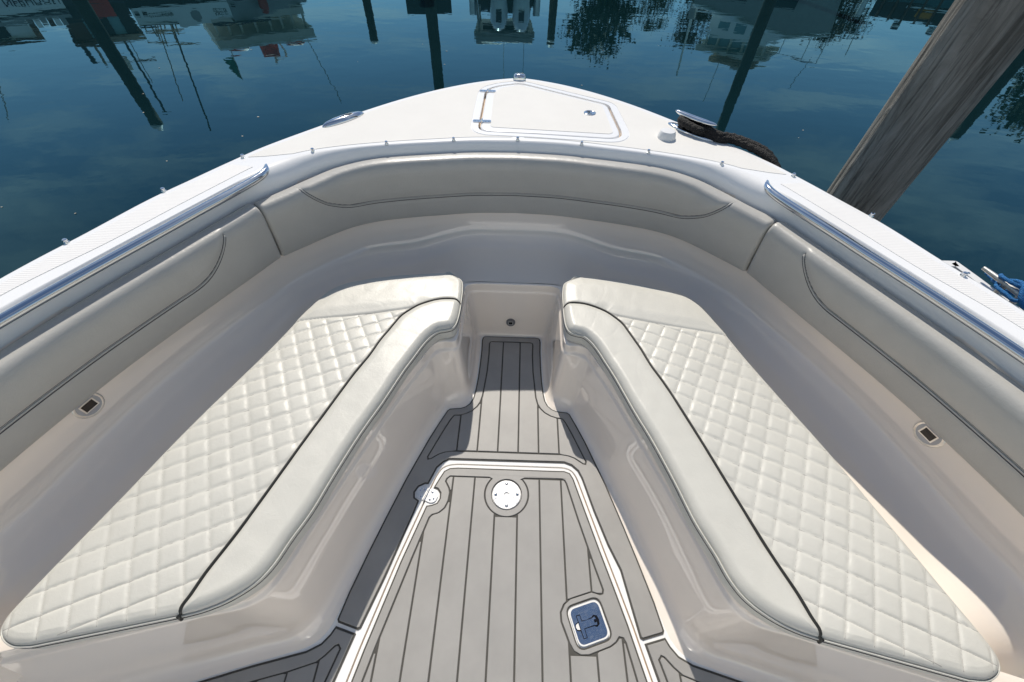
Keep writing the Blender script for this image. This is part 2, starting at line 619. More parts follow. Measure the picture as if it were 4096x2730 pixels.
def cove(i, th):
    """point on the liner cove; th 0 at the wall, pi/2 at the seat level"""
    a, c = W_[i], S_[i]
    u = 1 - max(0.0, math.cos(th)) ** 0.66
    wv = math.sin(th) ** 0.66
    # softened quarter ellipse: horizontal run follows 1-cos, height follows 1-sin
    z0, z1 = 0.50, c[2]
    return (max(0, a[0] + (c[0] - a[0]) * u), a[1] + (c[1] - a[1]) * u, z0 + (z1 - z0) * wv)


vs = []
ths = np.linspace(0, math.pi / 2, 22)
back_w = np.stack([np.interp(np.linspace(0, 1, N), np.linspace(0, 1, len(B_)), B_[:, k]) for k in (0, 1)], 1)
for i in range(N):
    a = W_[i]
    vs.append((max(0, a[0] * 1.008), a[1] + 0.012, 0.74))
    vs.append((max(0, a[0] * 1.004), a[1] + 0.006, 0.62))
    for th in ths:
        vs.append(cove(i, th))
vs, fs = two_sides(vs, grid_faces(N, 2 + len(ths), True))
mesh_obj('liner', vs, fs, 'gelcoat', boat)

# ---- seat plinths: top edge to floor edge, with a stepped lip and a cove at the floor
TOPE = [(0, 1.405), (0.10, 1.405), (0.175, 1.402), (0.212, 1.388), (0.222, 1.35), (0.222, 1.25), (0.220, 1.12), (0.222, 1.066), (0.238, 1.047), (0.275, 1.046), (0.305, 1.036), (0.325, 1.01), (0.345, 0.965),
        (0.400, 0.845), (0.435, 0.757), (0.530, 0.502), (0.590, 0.335), (0.625, 0.23), (0.655, 0.168), (0.71, 0.132), (0.82, 0.107), (0.95, 0.075), (1.10, 0.040), (1.22, 0.01), (1.36, -0.03)]
FLE = [(0, 1.372), (0.08, 1.372), (0.130, 1.371), (0.155, 1.364), (0.160, 1.335), (0.158, 1.25), (0.160, 1.12), (0.166, 1.03), (0.176, 0.978), (0.198, 0.946), (0.228, 0.934), (0.270, 0.930), (0.288, 0.905),
       (0.330, 0.800), (0.362, 0.710), (0.443, 0.478), (0.497, 0.290), (0.530, 0.170), (0.555, 0.100), (0.60, 0.058), (0.69, 0.030), (0.83, -0.010), (0.98, -0.055), (1.13, -0.10), (1.30, -0.15)]
NB = 220
T_, F_ = cr_spline(TOPE, NB), cr_spline(FLE, NB)
plin = [(-0.30, 0.3355), (-0.02, 0.3355), (-0.004, 0.3345), (0.0, 0.332), (0.004, 0.328), (0.012, 0.304), (0.018, 0.298), (0.035, 0.2945), (0.085, 0.290), (0.112, 0.287), (0.128, 0.282), (0.138, 0.274), (0.27, 0.19), (0.39, 0.118),
        (0.47, 0.074), (0.53, 0.047), (0.62, 0.026), (0.74, 0.011), (0.87, 0.0035), (1.0, 0.0005), (1.06, -0.004)]
vs = []
for i in range(NB):
    for b, z in plin:
        p = T_[i] * (1 - b) + F_[i] * b
        vs.append((max(0, p[0]), p[1], z))
vs, fs = two_sides(vs, grid_faces(NB, len(plin), True))
mesh_obj('seat_plinth', vs, fs, 'gelcoat', boat)

# seat level shelf between plinth edge and cove
shelf = [tuple(T_[i] * 1.08 - F_[i] * 0.08) for i in range(0, NB, 3)]
shelf = [(max(0, p[0]), p[1]) for p in shelf if p[1] > -0.04] + [tuple(S_[i][:2]) for i in list(range(N - 1, 0, -3)) + [0] if S_[i][1] > -0.06]
mb = MB()
mb.add(*prism_geo([shelf], 0.20, 0.2995))
mb.add(*prism_geo([mirror(shelf)], 0.20, 0.2995))
mb.build('seat_shelf', 'gelcoat', boat, smooth=False)

# ---- cockpit floor with the hatch opening
LIDF_R = [(0.20, 0.664), (0.237, 0.664), (0.266, 0.654), (0.283, 0.627), (0.323, 0.493), (0.363, 0.359), (0.399, 0.244), (0.430, 0.141), (0.478, -0.04), (0.57, -0.40)]
LIDF_L = [(-0.20, 0.664), (-0.236, 0.660), (-0.264, 0.645), (-0.281, 0.612), (-0.318, 0.490), (-0.375, 0.300), (-0.440, 0.050), (-0.54, -0.40)]
lid_outline = LIDF_R[::-1] + LIDF_L
lid_outline = round_poly(lid_outline, 0.02, 3)
lid_hole = offset_poly(lid_outline, 0.006)
floor_loop = [(-1.5, -0.6), (1.5, -0.6), (1.5, 0.2), (0.7, 0.6), (0.45, 1.42), (-0.45, 1.42), (-0.7, 0.6), (-1.5, 0.2)]
prism_obj('cockpit_floor', [floor_loop, lid_hole], -0.03, 0.0, 'gelcoat_deck', boat)
prism_obj('hatch_gasket', [offset_poly(lid_outline, 0.02)], -0.04, -0.012, 'gasket', boat)

# ---- deck mat pieces
GW = 0.0029            # half width of a groove
MAT_TOP = 0.0065


def rows_at(poly, y):
    P = poly
    xs = []
    for i in range(len(P)):
        a, b = P[i], P[(i + 1) % len(P)]
        if (a[1] > y) != (b[1] > y):
            xs.append(a[0] + (b[0] - a[0]) * (y - a[1]) / (b[1] - a[1]))
    xs.sort()
    return [(xs[i], xs[i + 1]) for i in range(0, len(xs) - 1, 2)]


def planks(region, xlines, parent, step=0.004):
    """cut the region into lengthwise planks at the given x lines"""
    ys = [p[1] for p in region]
    edges = [-9] + list(xlines) + [9]
    for a, b in zip(edges[:-1], edges[1:]):
        runs, cur = [], []
        y = min(ys) + GW
        last = None
        while y < max(ys) - GW * 0.5:
            best = None
            for lo, hi in rows_at(region, y):
                l, h = max(lo, a) + GW, min(hi, b) - GW
                if h - l > 0.004 and (best is None or h - l > best[1] - best[0]):
                    best = (l, h)
            ok = best is not None
            if ok and last is not None and (abs(best[0] - last[0]) > 0.03 or abs(best[1] - last[1]) > 0.03):
                if len(cur) > 2: runs.append(cur)
                cur = []
            if ok:
                cur.append((y, best[0], best[1]))
                last = best
            else:
                if len(cur) > 2: runs.append(cur)
                cur, last = [], None
            y += step
        if len(cur) > 2: runs.append(cur)
        for rn in runs:
            if rn[-1][0] - rn[0][0] < 0.02: continue
            poly = [(r[2], r[0]) for r in rn] + [(r[1], r[0]) for r in rn[::-1]]
            # drop collinear points
            out = []
            for i in range(len(poly)):
                p, q, r = poly[i - 1], poly[i], poly[(i + 1) % len(poly)]
                cx = (q[0] - p[0]) * (r[1] - q[1]) - (q[1] - p[1]) * (r[0] - q[0])
                if abs(cx) > 2e-9: out.append(q)
            mat_piece('plank', [out], parent)


def mat_piece(name, loops, parent, bev=0.0012):
    """flat foam piece with a softly eased top edge"""
    loops = [ccw(loops[0])] + [ccw(h)[::-1] for h in loops[1:]]
    flat = [p for l in loops for p in l]
    ins = []
    for k, l in enumerate(loops):
        if k == 0:
            ins += list(inset_same(l, bev))
        else:
            ins += list(inset_same(l, bev))
    tri = tessellate_polygon([[Vector((p[0], p[1], 0)) for p in l] for l in loops])
    n = len(flat)
    vs = [(p[0], p[1], MAT_TOP) for p in ins] + [(p[0], p[1], MAT_TOP - bev) for p in flat] + [(p[0], p[1], 0.002) for p in flat]
    fs = []
    for t in tri:
        a, b, c = [flat[i] for i in t]
        if (b[0] - a[0]) * (c[1] - a[1]) - (b[1] - a[1]) * (c[0] - a[0]) < 0: t = t[::-1]
        fs.append(tuple(t))
    k = 0
    for l in loops:
        for i in range(len(l)):
            j = (i + 1) % len(l)
            fs.append((k + i, n + k + i, n + k + j, k + j))
            fs.append((n + k + i, 2 * n + k + i, 2 * n + k + j, n + k + j))
        k += len(l)
    return mesh_obj(name, vs, fs, 'foam_mat', parent, smooth=False)


def inset_same(l, d):
    P = np.array(l, float)
    e = np.roll(P, -1, 0) - P
    ln = np.maximum(np.linalg.norm(e, axis=1, keepdims=True), 1e-9)
    e = e / ln
    nrm = np.stack([-e[:, 1], e[:, 0]], 1)
    pn = np.roll(nrm, 1, 0)
    bis = nrm + pn
    den = np.maximum(1 + np.sum(nrm * pn, 1), 0.5)
    return [tuple(q) for q in P + d * bis / den[:, None]]


SP = 0.08651
MAT_R = [(0.118, 1.366), (0.140, 1.365), (0.150, 1.356), (0.153, 1.336), (0.151, 1.270), (0.152, 1.180), (0.155, 1.095), (0.161, 1.025), (0.168, 0.983), (0.180, 0.957), (0.198, 0.940), (0.219, 0.931), (0.266, 0.926), (0.277, 0.917),
         (0.304, 0.858), (0.338, 0.777), (0.402, 0.601), (0.452, 0.440), (0.484, 0.330), (0.518, 0.205), (0.534, 0.128), (0.529, 0.119), (0.460, 0.101), (0.451, 0.106)]
OPEN_R = [(0.415, 0.298), (0.380, 0.379), (0.340, 0.500), (0.306, 0.622), (0.292, 0.653), (0.268, 0.675), (0.239, 0.686)]
mat_a = MAT_R + OPEN_R
# the port side carries a notch for the hatch hinge
OPEN_L = [(-0.239, 0.684), (-0.262, 0.671), (-0.284, 0.648), (-0.309, 0.580), (-0.323, 0.580), (-0.345, 0.568), (-0.357, 0.546), (-0.354, 0.526), (-0.335, 0.514), (-0.346, 0.468), (-0.404, 0.255)]
mat_loop = mat_a + OPEN_L + mirror(MAT_R)[::-1]
GR = [(0.098, 1.330), (0.108, 1.326), (0.112, 1.316), (0.110, 1.245), (0.112, 1.145), (0.118, 1.070), (0.124, 0.998), (0.132, 0.963), (0.144, 0.940), (0.164, 0.918), (0.190, 0.902), (0.215, 0.894), (0.243, 0.891),
      (0.254, 0.875), (0.278, 0.822), (0.330, 0.694), (0.327, 0.683), (0.315, 0.686), (0.300, 0.697), (0.282, 0.709), (0.258, 0.718), (0.23, 0.722), (0.10, 0.722)]
front_region = GR + mirror(GR)[::-1]
fm = prism_obj('floor_mat', [mat_loop], 0.0004, 0.0028, 'foam_groove', boat)
mat_piece('mat_border', [offset_poly(mat_loop, -0.006), offset_poly(front_region, GW)], fm)
planks(front_region, [-0.12661 + SP * k for k in (-1, 0, 1, 2, 3, 4)], fm)

# aft wings of the mat beside the hatch
AFT_R = [(0.463, 0.092), (0.533, 0.110), (0.545, 0.088), (0.566, 0.064), (0.606, 0.044), (0.672, 0.027), (0.757, 0.005), (0.906, -0.039), (0.98, -0.065), (0.98, -0.40), (0.60, -0.40), (0.493, -0.02)]
AFTG_R = [(0.524, -0.03), (0.501, 0.052), (0.510, 0.062), (0.520, 0.058), (0.543, 0.034), (0.566, 0.016), (0.648, -0.010), (0.741, -0.034), (0.93, -0.09), (0.93, -0.36), (0.62, -0.36)]
for mir in (False, True):
    a, b = (mirror(AFT_R), mirror(AFTG_R)) if mir else (AFT_R, AFTG_R)
    f2 = prism_obj('floor_mat', [a], 0.0004, 0.0028, 'foam_groove', boat)
    mat_piece('mat_border', [offset_poly(a, -0.006), offset_poly(b, GW)], f2)
    planks(b, [(-1 if mir else 1) * q for q in ((-0.5577 - 0.002, -0.6442, -0.73, -0.817)[::-1] if False else ())] or ([-0.817, -0.73, -0.6442, -0.5577] if mir else [0.5577, 0.6442, 0.73, 0.817]), f2)

# ---- floor hatch lid with its own mat
hl = prism_obj('floor_hatch', [lid_outline], -0.03, 0.0, 'gelcoat_deck', boat)
LM_R = [(0.20, 0.6515), (0.237, 0.652), (0.260, 0.644), (0.273, 0.621), (0.311, 0.493), (0.351, 0.359), (0.387, 0.244), (0.418, 0.141), (0.466, -0.04), (0.556, -0.38)]
LM_L = [(-0.20, 0.6515), (-0.232, 0.648), (-0.254, 0.635), (-0.269, 0.605), (-0.287, 0.565), (-0.270, 0.560), (-0.258, 0.545), (-0.257, 0.525), (-0.265, 0.508), (-0.283, 0.500), (-0.304, 0.496), (-0.363, 0.303), (-0.428, 0.052), (-0.526, -0.38)]
lid_mat = LM_R[::-1] + LM_L
PX, PY = 0.004, 0.549
ring = [(PX + 0.0858 * math.cos(a), PY + 0.0858 * math.sin(a)) for a in np.linspace(math.radians(128), math.radians(412), 40)]
LATCH_C = (0.289, 0.142)
LATCH_A = math.radians(-17.5)


def latch_sq(h, r, n=6):
    q = round_poly([(-h, -h), (h, -h), (h, h), (-h, h)], r, n)
    ca, sa = math.cos(-LATCH_A), math.sin(-LATCH_A)
    return [(LATCH_C[0] + x * ca - y * sa * 0 + 0 * y + (-sa) * y, LATCH_C[1] + x * sa + y * ca) for x, y in q]


LG = [(-0.226, 0.613), (-0.068, 0.613), (-0.055, 0.609)] + ring[1:-1] + [(0.063, 0.610), (0.076, 0.615), (0.226, 0.616), (0.236, 0.612), (0.243, 0.598), (0.281, 0.456), (0.323, 0.312), (0.347, 0.236), (0.344, 0.226), (0.334, 0.223), (0.321, 0.227), (0.305, 0.230), (0.232, 0.208),
      (0.211, 0.192), (0.198, 0.168), (0.199, 0.142), (0.222, 0.085), (0.234, 0.066), (0.256, 0.056), (0.282, 0.057), (0.352, 0.080), (0.372, 0.092), (0.384, 0.106), (0.396, 0.104), (0.403, 0.092), (0.432, -0.04), (0.515, -0.34),
      (-0.485, -0.34), (-0.393, 0.053), (-0.324, 0.314), (-0.285, 0.452), (-0.276, 0.462), (-0.253, 0.469), (-0.232, 0.488), (-0.221, 0.517), (-0.219, 0.549), (-0.225, 0.567), (-0.241, 0.592), (-0.238, 0.602)]
prism_obj('mat_backing', [lid_mat, [(PX + 0.058 * math.cos(a), PY + 0.058 * math.sin(a)) for a in np.linspace(0, 2 * math.pi, 40, endpoint=False)], latch_sq(0.058, 0.026)], 0.0004, 0.0028, 'foam_groove', hl)
mat_piece('mat_border', [offset_poly(lid_mat, -0.0055), offset_poly(LG, GW),
                         [(PX + 0.0605 * math.cos(a), PY + 0.0605 * math.sin(a)) for a in np.linspace(0, 2 * math.pi, 48, endpoint=False)],
                         latch_sq(0.0625, 0.03)], hl)
planks(LG, [-0.29864 + SP * k for k in range(-1, 9)], hl)

# round table base plate, four screws and the centre socket
mb = MB()
mb.lathe([(0.0555, -0.001), (0.0555, 0.0025), (0.0545, 0.0034), (0.0105, 0.0036), (0.0100, 0.0025), (0.0080, -0.0035), (0.001, -0.0045)], (PX, PY, 0.001), 48)
pl = mb.build('table_base_plate', 'stainless_worn', hl, sharp=40)
for a in range(4):
    q = math.radians(2 + 90 * a)
    mb = MB()
    mb.lathe([(0.0058, 0), (0.0056, 0.0016), (0.0035, 0.0030), (0.001, 0.0033)], (PX + 0.0425 * math.cos(q), PY + 0.0425 * math.sin(q), 0.0046), 14)
    mb.build('screw', 'stainless', hl)

# pop-up latch: polished dished square with a folded T handle
lat = prism_obj('hatch_latch', [latch_sq(0.0525, 0.022)], 0.0002, 0.0052, 'latch_steel', hl)
rim_o, rim_i = latch_sq(0.0540, 0.0225), latch_sq(0.0500, 0.0200)
vs, fs = prism_geo([rim_o, rim_i], 0.0006, 0.0064)
mesh_obj('latch_rim', vs, fs, 'white_plastic', hl, smooth=False)


def lat_pt(u, v):
    ca, sa = math.cos(-LATCH_A), math.sin(-LATCH_A)
    return (LATCH_C[0] + u * ca - v * sa, LATCH_C[1] + u * sa + v * ca)


def lat_poly(pts):
    return [lat_pt(u, v) for u, v in pts]


slot = lat_poly([(-0.034, 0.030), (-0.020, 0.030), (-0.0195, 0.012), (-0.004, 0.010), (0.014, 0.012), (0.022, 0.017), (0.033, 0.012), (0.036, 0.0), (0.033, -0.013), (0.022, -0.018), (0.014, -0.013), (-0.0185, -0.012), (-0.019, -0.036), (-0.033, -0.036), (-0.034, -0.014), (-0.045, -0.010), (-0.048, 0.0), (-0.045, 0.008), (-0.034, 0.012)])
prism_obj('latch_slot', [slot], 0.0053, 0.0057, 'dark_slot', hl)
tee = lat_poly([(-0.032, 0.027), (-0.0225, 0.027), (-0.022, 0.0095), (0.012, 0.0085), (0.024, 0.011), (0.026, 0.004), (0.018, 0.004), (0.018, -0.005), (0.026, -0.005), (0.024, -0.012), (0.012, -0.010), (-0.021, -0.010), (-0.0215, -0.034), (-0.031, -0.034)])
prism_obj('latch_handle', [tee], 0.0057, 0.0072, 'latch_steel', hl)
prism_obj('latch_thumb_well', [lat_poly([(-0.034, 0.009), (-0.043, 0.006), (-0.0455, 0), (-0.043, -0.007), (-0.034, -0.010)])], 0.0057, 0.0061, 'white_plastic', hl)

# hatch hinge: two leaves, knuckle, screws
hc = Vector((-0.309, 0.5395))
ha = math.radians(-18)


def hp(u, v):
    return (hc.x + u * math.cos(ha) - v * math.sin(ha), hc.y + u * math.sin(ha) + v * math.cos(ha))


leaf_o = round_poly([hp(-0.044, -0.012), hp(-0.030, -0.026), hp(-0.002, -0.026), hp(-0.002, 0.026), hp(-0.030, 0.026), hp(-0.044, 0.012)], 0.010, 4)
leaf_i = round_poly([hp(0.003, -0.025), hp(0.032, -0.025), hp(0.044, -0.012), hp(0.044, 0.012), hp(0.032, 0.025), hp(0.003, 0.025)], 0.009, 4)
hg = prism_obj('hinge', [leaf_o], 0.0005, 0.0045, 'stainless_worn', boat)
prism_obj('hinge_leaf', [leaf_i], 0.0005, 0.0047, 'stainless_worn', hg)
for k in range(3):
    v0 = -0.026 + k * 0.0175
    a, b = hp(0.0005, v0), hp(0.0005, v0 + 0.0165)
    mb = MB(); mb.tube([(a[0], a[1], 0.0055), (b[0], b[1], 0.0055)], 0.0042, 10)
    mb.build('hinge_knuckle', 'stainless_worn', hg)
for u, v_ in ((-0.032, 0.006), (-0.016, 0.014), (-0.018, -0.015), (0.033, -0.007), (0.018, 0.014), (0.020, -0.015)):
    a = hp(u, v_)
    mb = MB(); mb.lathe([(0.0042, 0), (0.004, 0.0012), (0.0018, 0.0016), (0.0016, 0.0006), (0.0003, 0.0004)], (a[0], a[1], 0.0045), 12)
    mb.build('screw', 'stainless', hg)

# ---- anchor locker lid on the foredeck
def ringed(name, outline, rings, mat, parent):
    """stack of offset outlines closed by a top cap"""
    loops = [offset_poly(outline, d) for d, z in rings]
    n = len(loops[0])
    loops = [l if len(l) == n else loops[0] for l in loops]
    vs = [(p[0], p[1], rings[k][1]) for k, l in enumerate(loops) for p in l]
    fs = []
    for k in range(len(rings) - 1):
        for i in range(n):
            j = (i + 1) % n
            fs.append((k * n + i, k * n + j, (k + 1) * n + j, (k + 1) * n + i))
    tri = tessellate_polygon([[Vector((p[0], p[1], 0)) for p in loops[-1]]])
    b = (len(rings) - 1) * n
    for t in tri:
        q = [loops[-1][i] for i in t]
        if (q[1][0] - q[0][0]) * (q[2][1] - q[0][1]) - (q[1][1] - q[0][1]) * (q[2][0] - q[0][0]) < 0: t = t[::-1]
        fs.append(tuple(b + i for i in t))
    return mesh_obj(name, vs, fs, mat, parent, smooth=True, sharp=50)


LIDc = ccw(LID)
al = ringed('anchor_locker_lid', LIDc, [(0, DECK - 0.03), (0, DECK - 0.006), (-0.0015, DECK - 0.002), (-0.005, DECK + 0.0005), (-0.010, DECK + 0.001)], 'gelcoat_deck', boat)
prism_obj('locker_gutter', [offset_poly(LID, 0.016)], DECK - 0.045, DECK - 0.022, 'gasket', boat)
fl_o = offset_poly(LID, 0.040)
prism_obj('locker_flange', [fl_o, offset_poly(LID, 0.0105)], DECK - 0.004, DECK + 0.0018, 'gelcoat_deck', boat)
panel = round_poly([(-0.138, 2.365), (-0.130, 1.955), (-0.118, 1.942), (0.420, 1.908), (0.436, 1.925), (0.424, 2.232), (0.41, 2.255), (0.012, 2.492), (-0.012, 2.494), (-0.098, 2.455)], 0.02, 4)
prism_obj('nonskid_panel', [panel], DECK, DECK + 0.0025, 'nonskid', al)
# turn latch of the locker lid
mb = MB()
lc = (0.350, 2.140)
mb.lathe([(0.031, 0), (0.030, 0.0025), (0.026, 0.004), (0.022, 0.003), (0.018, 0.0005), (0.010, 0.0005), (0.009, 0.004), (0.001, 0.0045)], (lc[0], lc[1], DECK + 0.0025), 28)
lt = mb.build('locker_latch', 'stainless', al, sharp=30)
mb = MB(); mb.lathe([(0.0085, 0), (0.008, 0.0008), (0.001, 0.001)], (lc[0] - 0.006, lc[1] + 0.002, DECK + 0.0072), 14)
mb.build('keyhole', 'dark_slot', al)
for (hx, hy) in ((-0.171, 2.391), (-0.172, 2.001)):
    h = 0.0075
    mb = MB()
    mb.add(*prism_geo([round_poly([(hx - 0.043, hy - 0.014), (hx - 0.003, hy - 0.014), (hx - 0.003, hy + 0.014), (hx - 0.043, hy + 0.014)], 0.010, 4)], DECK, DECK + h * 0.6))
    mb.add(*prism_geo([round_poly([(hx + 0.003, hy - 0.014), (hx + 0.043, hy - 0.014), (hx + 0.043, hy + 0.014), (hx + 0.003, hy + 0.014)], 0.010, 4)], DECK, DECK + h * 0.6))
    ho = mb.build('hinge', 'stainless', al, smooth=False)
    mb = MB(); mb.tube([(hx, hy - 0.015, DECK + 0.005), (hx, hy + 0.015, DECK + 0.005)], 0.005, 10); mb.build('hinge_pin', 'stainless', al)
    for du in (-0.033, -0.017, 0.017, 0.033):
        mb = MB(); mb.lathe([(0.0042, 0), (0.0038, 0.0014), (0.0008, 0.0018)], (hx + du, hy, DECK + h * 0.6), 10); mb.build('screw', 'stainless', al)

# ---- non-skid areas of the deck
nin = [tuple(p) for p in lip if p[1] > 1.60]
nin = [(p[0], p[1] + 0.022) for p in nin]
o_in = [p for p in offset_poly(deck_loop, -0.022)]
P = np.array(outer); t = np.gradient(P, axis=0); t /= np.linalg.norm(t, axis=1, keepdims=True)
o_in = P + np.stack([t[:, 1], -t[:, 0]], 1) * 0.024
o_sel = [tuple(p) for p in o_in if p[1] > 1.575 and p[0] > 0.03]
right_half = [(0.022, nin[1][1])] + [p for p in nin if p[0] > 0.03] + [(nin[-1][0] + 0.10, nin[-1][1] - 0.03)] + o_sel[::-1] + [(0.022, o_sel[0][1] + 0.012)]
half = round_poly(right_half, 0.012, 2)
fl2 = offset_poly(LID, 0.046)
# the locker flange straddles the centre line, so cut it out of both halves with a boolean
for side in (1, -1):
    loop = half if side == 1 else mirror(half)
    o = prism_obj('nonskid_panel', [loop], DECK - 0.002, DECK + 0.0014, 'nonskid', boat, True)
    c = prism_obj('cutter', [fl2], DECK - 0.05, DECK + 0.05, 'nonskid', None, True)
    md = o.modifiers.new('cut', 'BOOLEAN'); md.operation = 'DIFFERENCE'; md.object = c; md.solver = 'EXACT'
    dg = bpy.context.evaluated_depsgraph_get()
    me = bpy.data.meshes.new_from_object(o.evaluated_get(dg))
    o.modifiers.clear(); o.data = me
    bpy.data.objects.remove(c)
strip_in = cr_spline([(1.035, 1.505), (1.052, 1.473), (1.110, 1.350), (1.173, 1.214), (1.266, 1.006), (1.395, 0.754), (1.49, 0.42), (1.565, 0.05), (1.625, -0.5)], 60)
so = np.array([p for p in o_in if -0.5 < p[1] < 1.53])
for side in (1, -1):
    loop = [tuple(p) for p in strip_in] + [tuple(p) for p in so[::-1]]
    if side == -1: loop = mirror(loop)
    prism_obj('side_deck_nonskid', [loop], DECK - 0.002, DECK + 0.0014, 'ribbed_nonskid', boat)

# ---- snap studs
STUDS = [(0, 1.821), (0.281, 1.797), (0.563, 1.741), (0.850, 1.653), (1.112, 1.572), (1.275, 1.298), (1.382, 0.981), (-0.281, 1.797), (-0.563, 1.741), (-0.850, 1.653), (-1.108, 1.580), (-1.270, 1.310), (-1.390, 0.998)]
stud_me = None
for (x, y) in STUDS:
    if stud_me is None:
        mb = MB(); mb.lathe([(0.0085, 0), (0.008, 0.002), (0.0052, 0.003), (0.0048, 0.006), (0.0066, 0.008), (0.0068, 0.0105), (0.0050, 0.0125), (0.0018, 0.0128)], (0, 0, 0), 16)
        s0 = mb.build('snap_stud', 'stainless', boat); stud_me = s0.data; o = s0
    else:
        o = link_obj('snap_stud', stud_me, None, boat)
    o.location = (x, y, DECK)

# ---- bow chock
mb = MB()
mb.add(*prism_geo([round_poly([(-0.040, 2.555), (0.032, 2.555), (0.026, 2.625), (-0.034, 2.625)], 0.016, 4)], DECK, DECK + 0.004))
vsd, fsd = [], []
for i, (z, k) in enumerate(((0.004, 1.0), (0.014, 0.97), (0.024, 0.86), (0.029, 0.66))):
    for a in np.linspace(0, 2 * math.pi, 28, endpoint=False):
        vsd.append((-0.004 + 0.036 * k * math.copysign(abs(math.cos(a)) ** 0.7, math.cos(a)), 2.592 + 0.026 * k * math.copysign(abs(math.sin(a)) ** 0.8, math.sin(a)), DECK + z))
fsd = grid_faces(4, 28, False, True) + [tuple(range(84, 112))]
mb.add(vsd, fsd)
mb.build('bow_chock', 'stainless', boat, sharp=60)

# ---- cleats
def ellipse_dome(cx, cy, ang, la, lb, prof, n=48, pw=1.15):
    vs = []
    for k, z in prof:
        for a in np.linspace(0, 2 * math.pi, n, endpoint=False):
            u = la * k * math.copysign(abs(math.cos(a)) ** pw, math.cos(a)); w_ = lb * k * math.copysign(abs(math.sin(a)) ** 0.95, math.sin(a))
            vs.append((cx + u * math.cos(ang) - w_ * math.sin(ang), cy + u * math.sin(ang) + w_ * math.cos(ang), z))
    fs = grid_faces(len(prof), n, False, True) + [tuple(range((len(prof) - 1) * n, len(prof) * n))]
    return vs, fs


angL = math.atan2(2.055 - 1.887, -0.744 + 0.883)
mb = MB(); mb.add(*ellipse_dome(-0.815, 1.968, angL, 0.112, 0.027, [(1, DECK), (0.99, DECK + 0.004), (0.93, DECK + 0.010), (0.78, DECK + 0.016), (0.5, DECK + 0.020), (0.2, DECK + 0.021)]))
cl = mb.build('pull_up_cleat', 'stainless', boat, sharp=70)
cl['label'] = 'folded chrome pull-up cleat on the port bow'
mb = MB(); mb.add(*ellipse_dome(-0.800, 1.979, angL, 0.034, 0.0075, [(1, DECK + 0.0192), (0.96, DECK + 0.0216), (0.3, DECK + 0.0222)]))  # dark cap on the dome, painting the shadow inside the slot opening
mb.build('finger_slot', 'dark_slot', cl)

angR = math.atan2(1.867 - 2.054, 0.886 - 0.716)
RC = (0.801, 1.960)
mb = MB(); mb.add(*ellipse_dome(RC[0], RC[1], angR, 0.126, 0.031, [(1, DECK), (0.985, DECK + 0.005), (0.92, DECK + 0.008), (0.6, DECK + 0.0085)]))
cr_ = mb.build('pull_up_cleat', 'stainless', boat, sharp=60)
cr_['label'] = 'raised chrome pull-up cleat on the starboard bow'
dR = Vector((math.cos(angR), math.sin(angR)))
for k in (-0.034, 0.034):
    p = Vector(RC) + dR * k
    mb = MB(); mb.tube([(p.x, p.y, DECK + 0.004), (p.x, p.y, DECK + 0.055)], 0.0085, 14); mb.build('cleat_post', 'stainless', cr_)
hv, hf = [], []
hl_n = 26
for i in range(hl_n):
    u = -1 + 2 * i / (hl_n - 1)
    r = 0.0135 * math.sqrt(max(0.0, 1 - abs(u) ** 2.4)) + 0.0008
    p = Vector(RC) + dR * (0.108 * u)
    z = DECK + 0.058 + 0.006 * u * u
    for k in range(16):
        a = 2 * math.pi * k / 16
        off = Vector((-dR.y, dR.x)) * (r * 1.15 * math.cos(a))
        hv.append((p.x + off.x, p.y + off.y, z + 0.8 * r * math.sin(a)))
hf = grid_faces(hl_n, 16, False, True) + [tuple(range(16))[::-1], tuple(range((hl_n - 1) * 16, hl_n * 16))]
mesh_obj('cleat_horn', hv, hf, 'stainless', cr_)

# ---- small white deck vent
mb = MB(); mb.lathe([(0.041, 0), (0.0405, 0.004), (0.039, 0.012), (0.034, 0.028), (0.031, 0.032), (0.001, 0.0335)], (0.672, 1.890, DECK), 36)
mb.build('deck_vent', 'white_plastic', boat, sharp=30)

# ---- grab rails
RAIL = [(1.012, 1.578, 0.781), (1.008, 1.565, 0.790), (0.998, 1.540, 0.799), (0.988, 1.500, 0.801), (1.000, 1.445, 0.800), (1.050, 1.328, 0.800), (1.105, 1.212, 0.800), (1.158, 1.094, 0.800), (1.255, 0.882, 0.800), (1.345, 0.67, 0.800), (1.435, 0.42, 0.800), (1.518, 0.08, 0.800), (1.585, -0.4, 0.800)]
rp = cr_spline(RAIL, 120)
for side in (1, -1):
    pts = [(side * p[0], p[1], p[2]) for p in rp]
    vs, fs = tube_geo(pts, 0.0155, 20)
    r_ = mesh_obj('grab_rail', vs, fs, 'stainless', boat)

# ---- padded coaming bolsters
def section(bow):
    # (inward offset, height 0..1)
    return [(0.004, 0.10), (0.006, 0.015), (0.020, 0.0), (0.036, 0.012), (0.047, 0.07), (0.056, 0.20), (0.063, 0.38), (0.068, 0.55), (0.074, 0.72), (0.076, 0.84), (0.071, 0.93), (0.060, 0.982), (0.044, 1.0), (0.026, 1.0), (0.010, 0.985), (0.003, 0.94), (0.002, 0.80)]


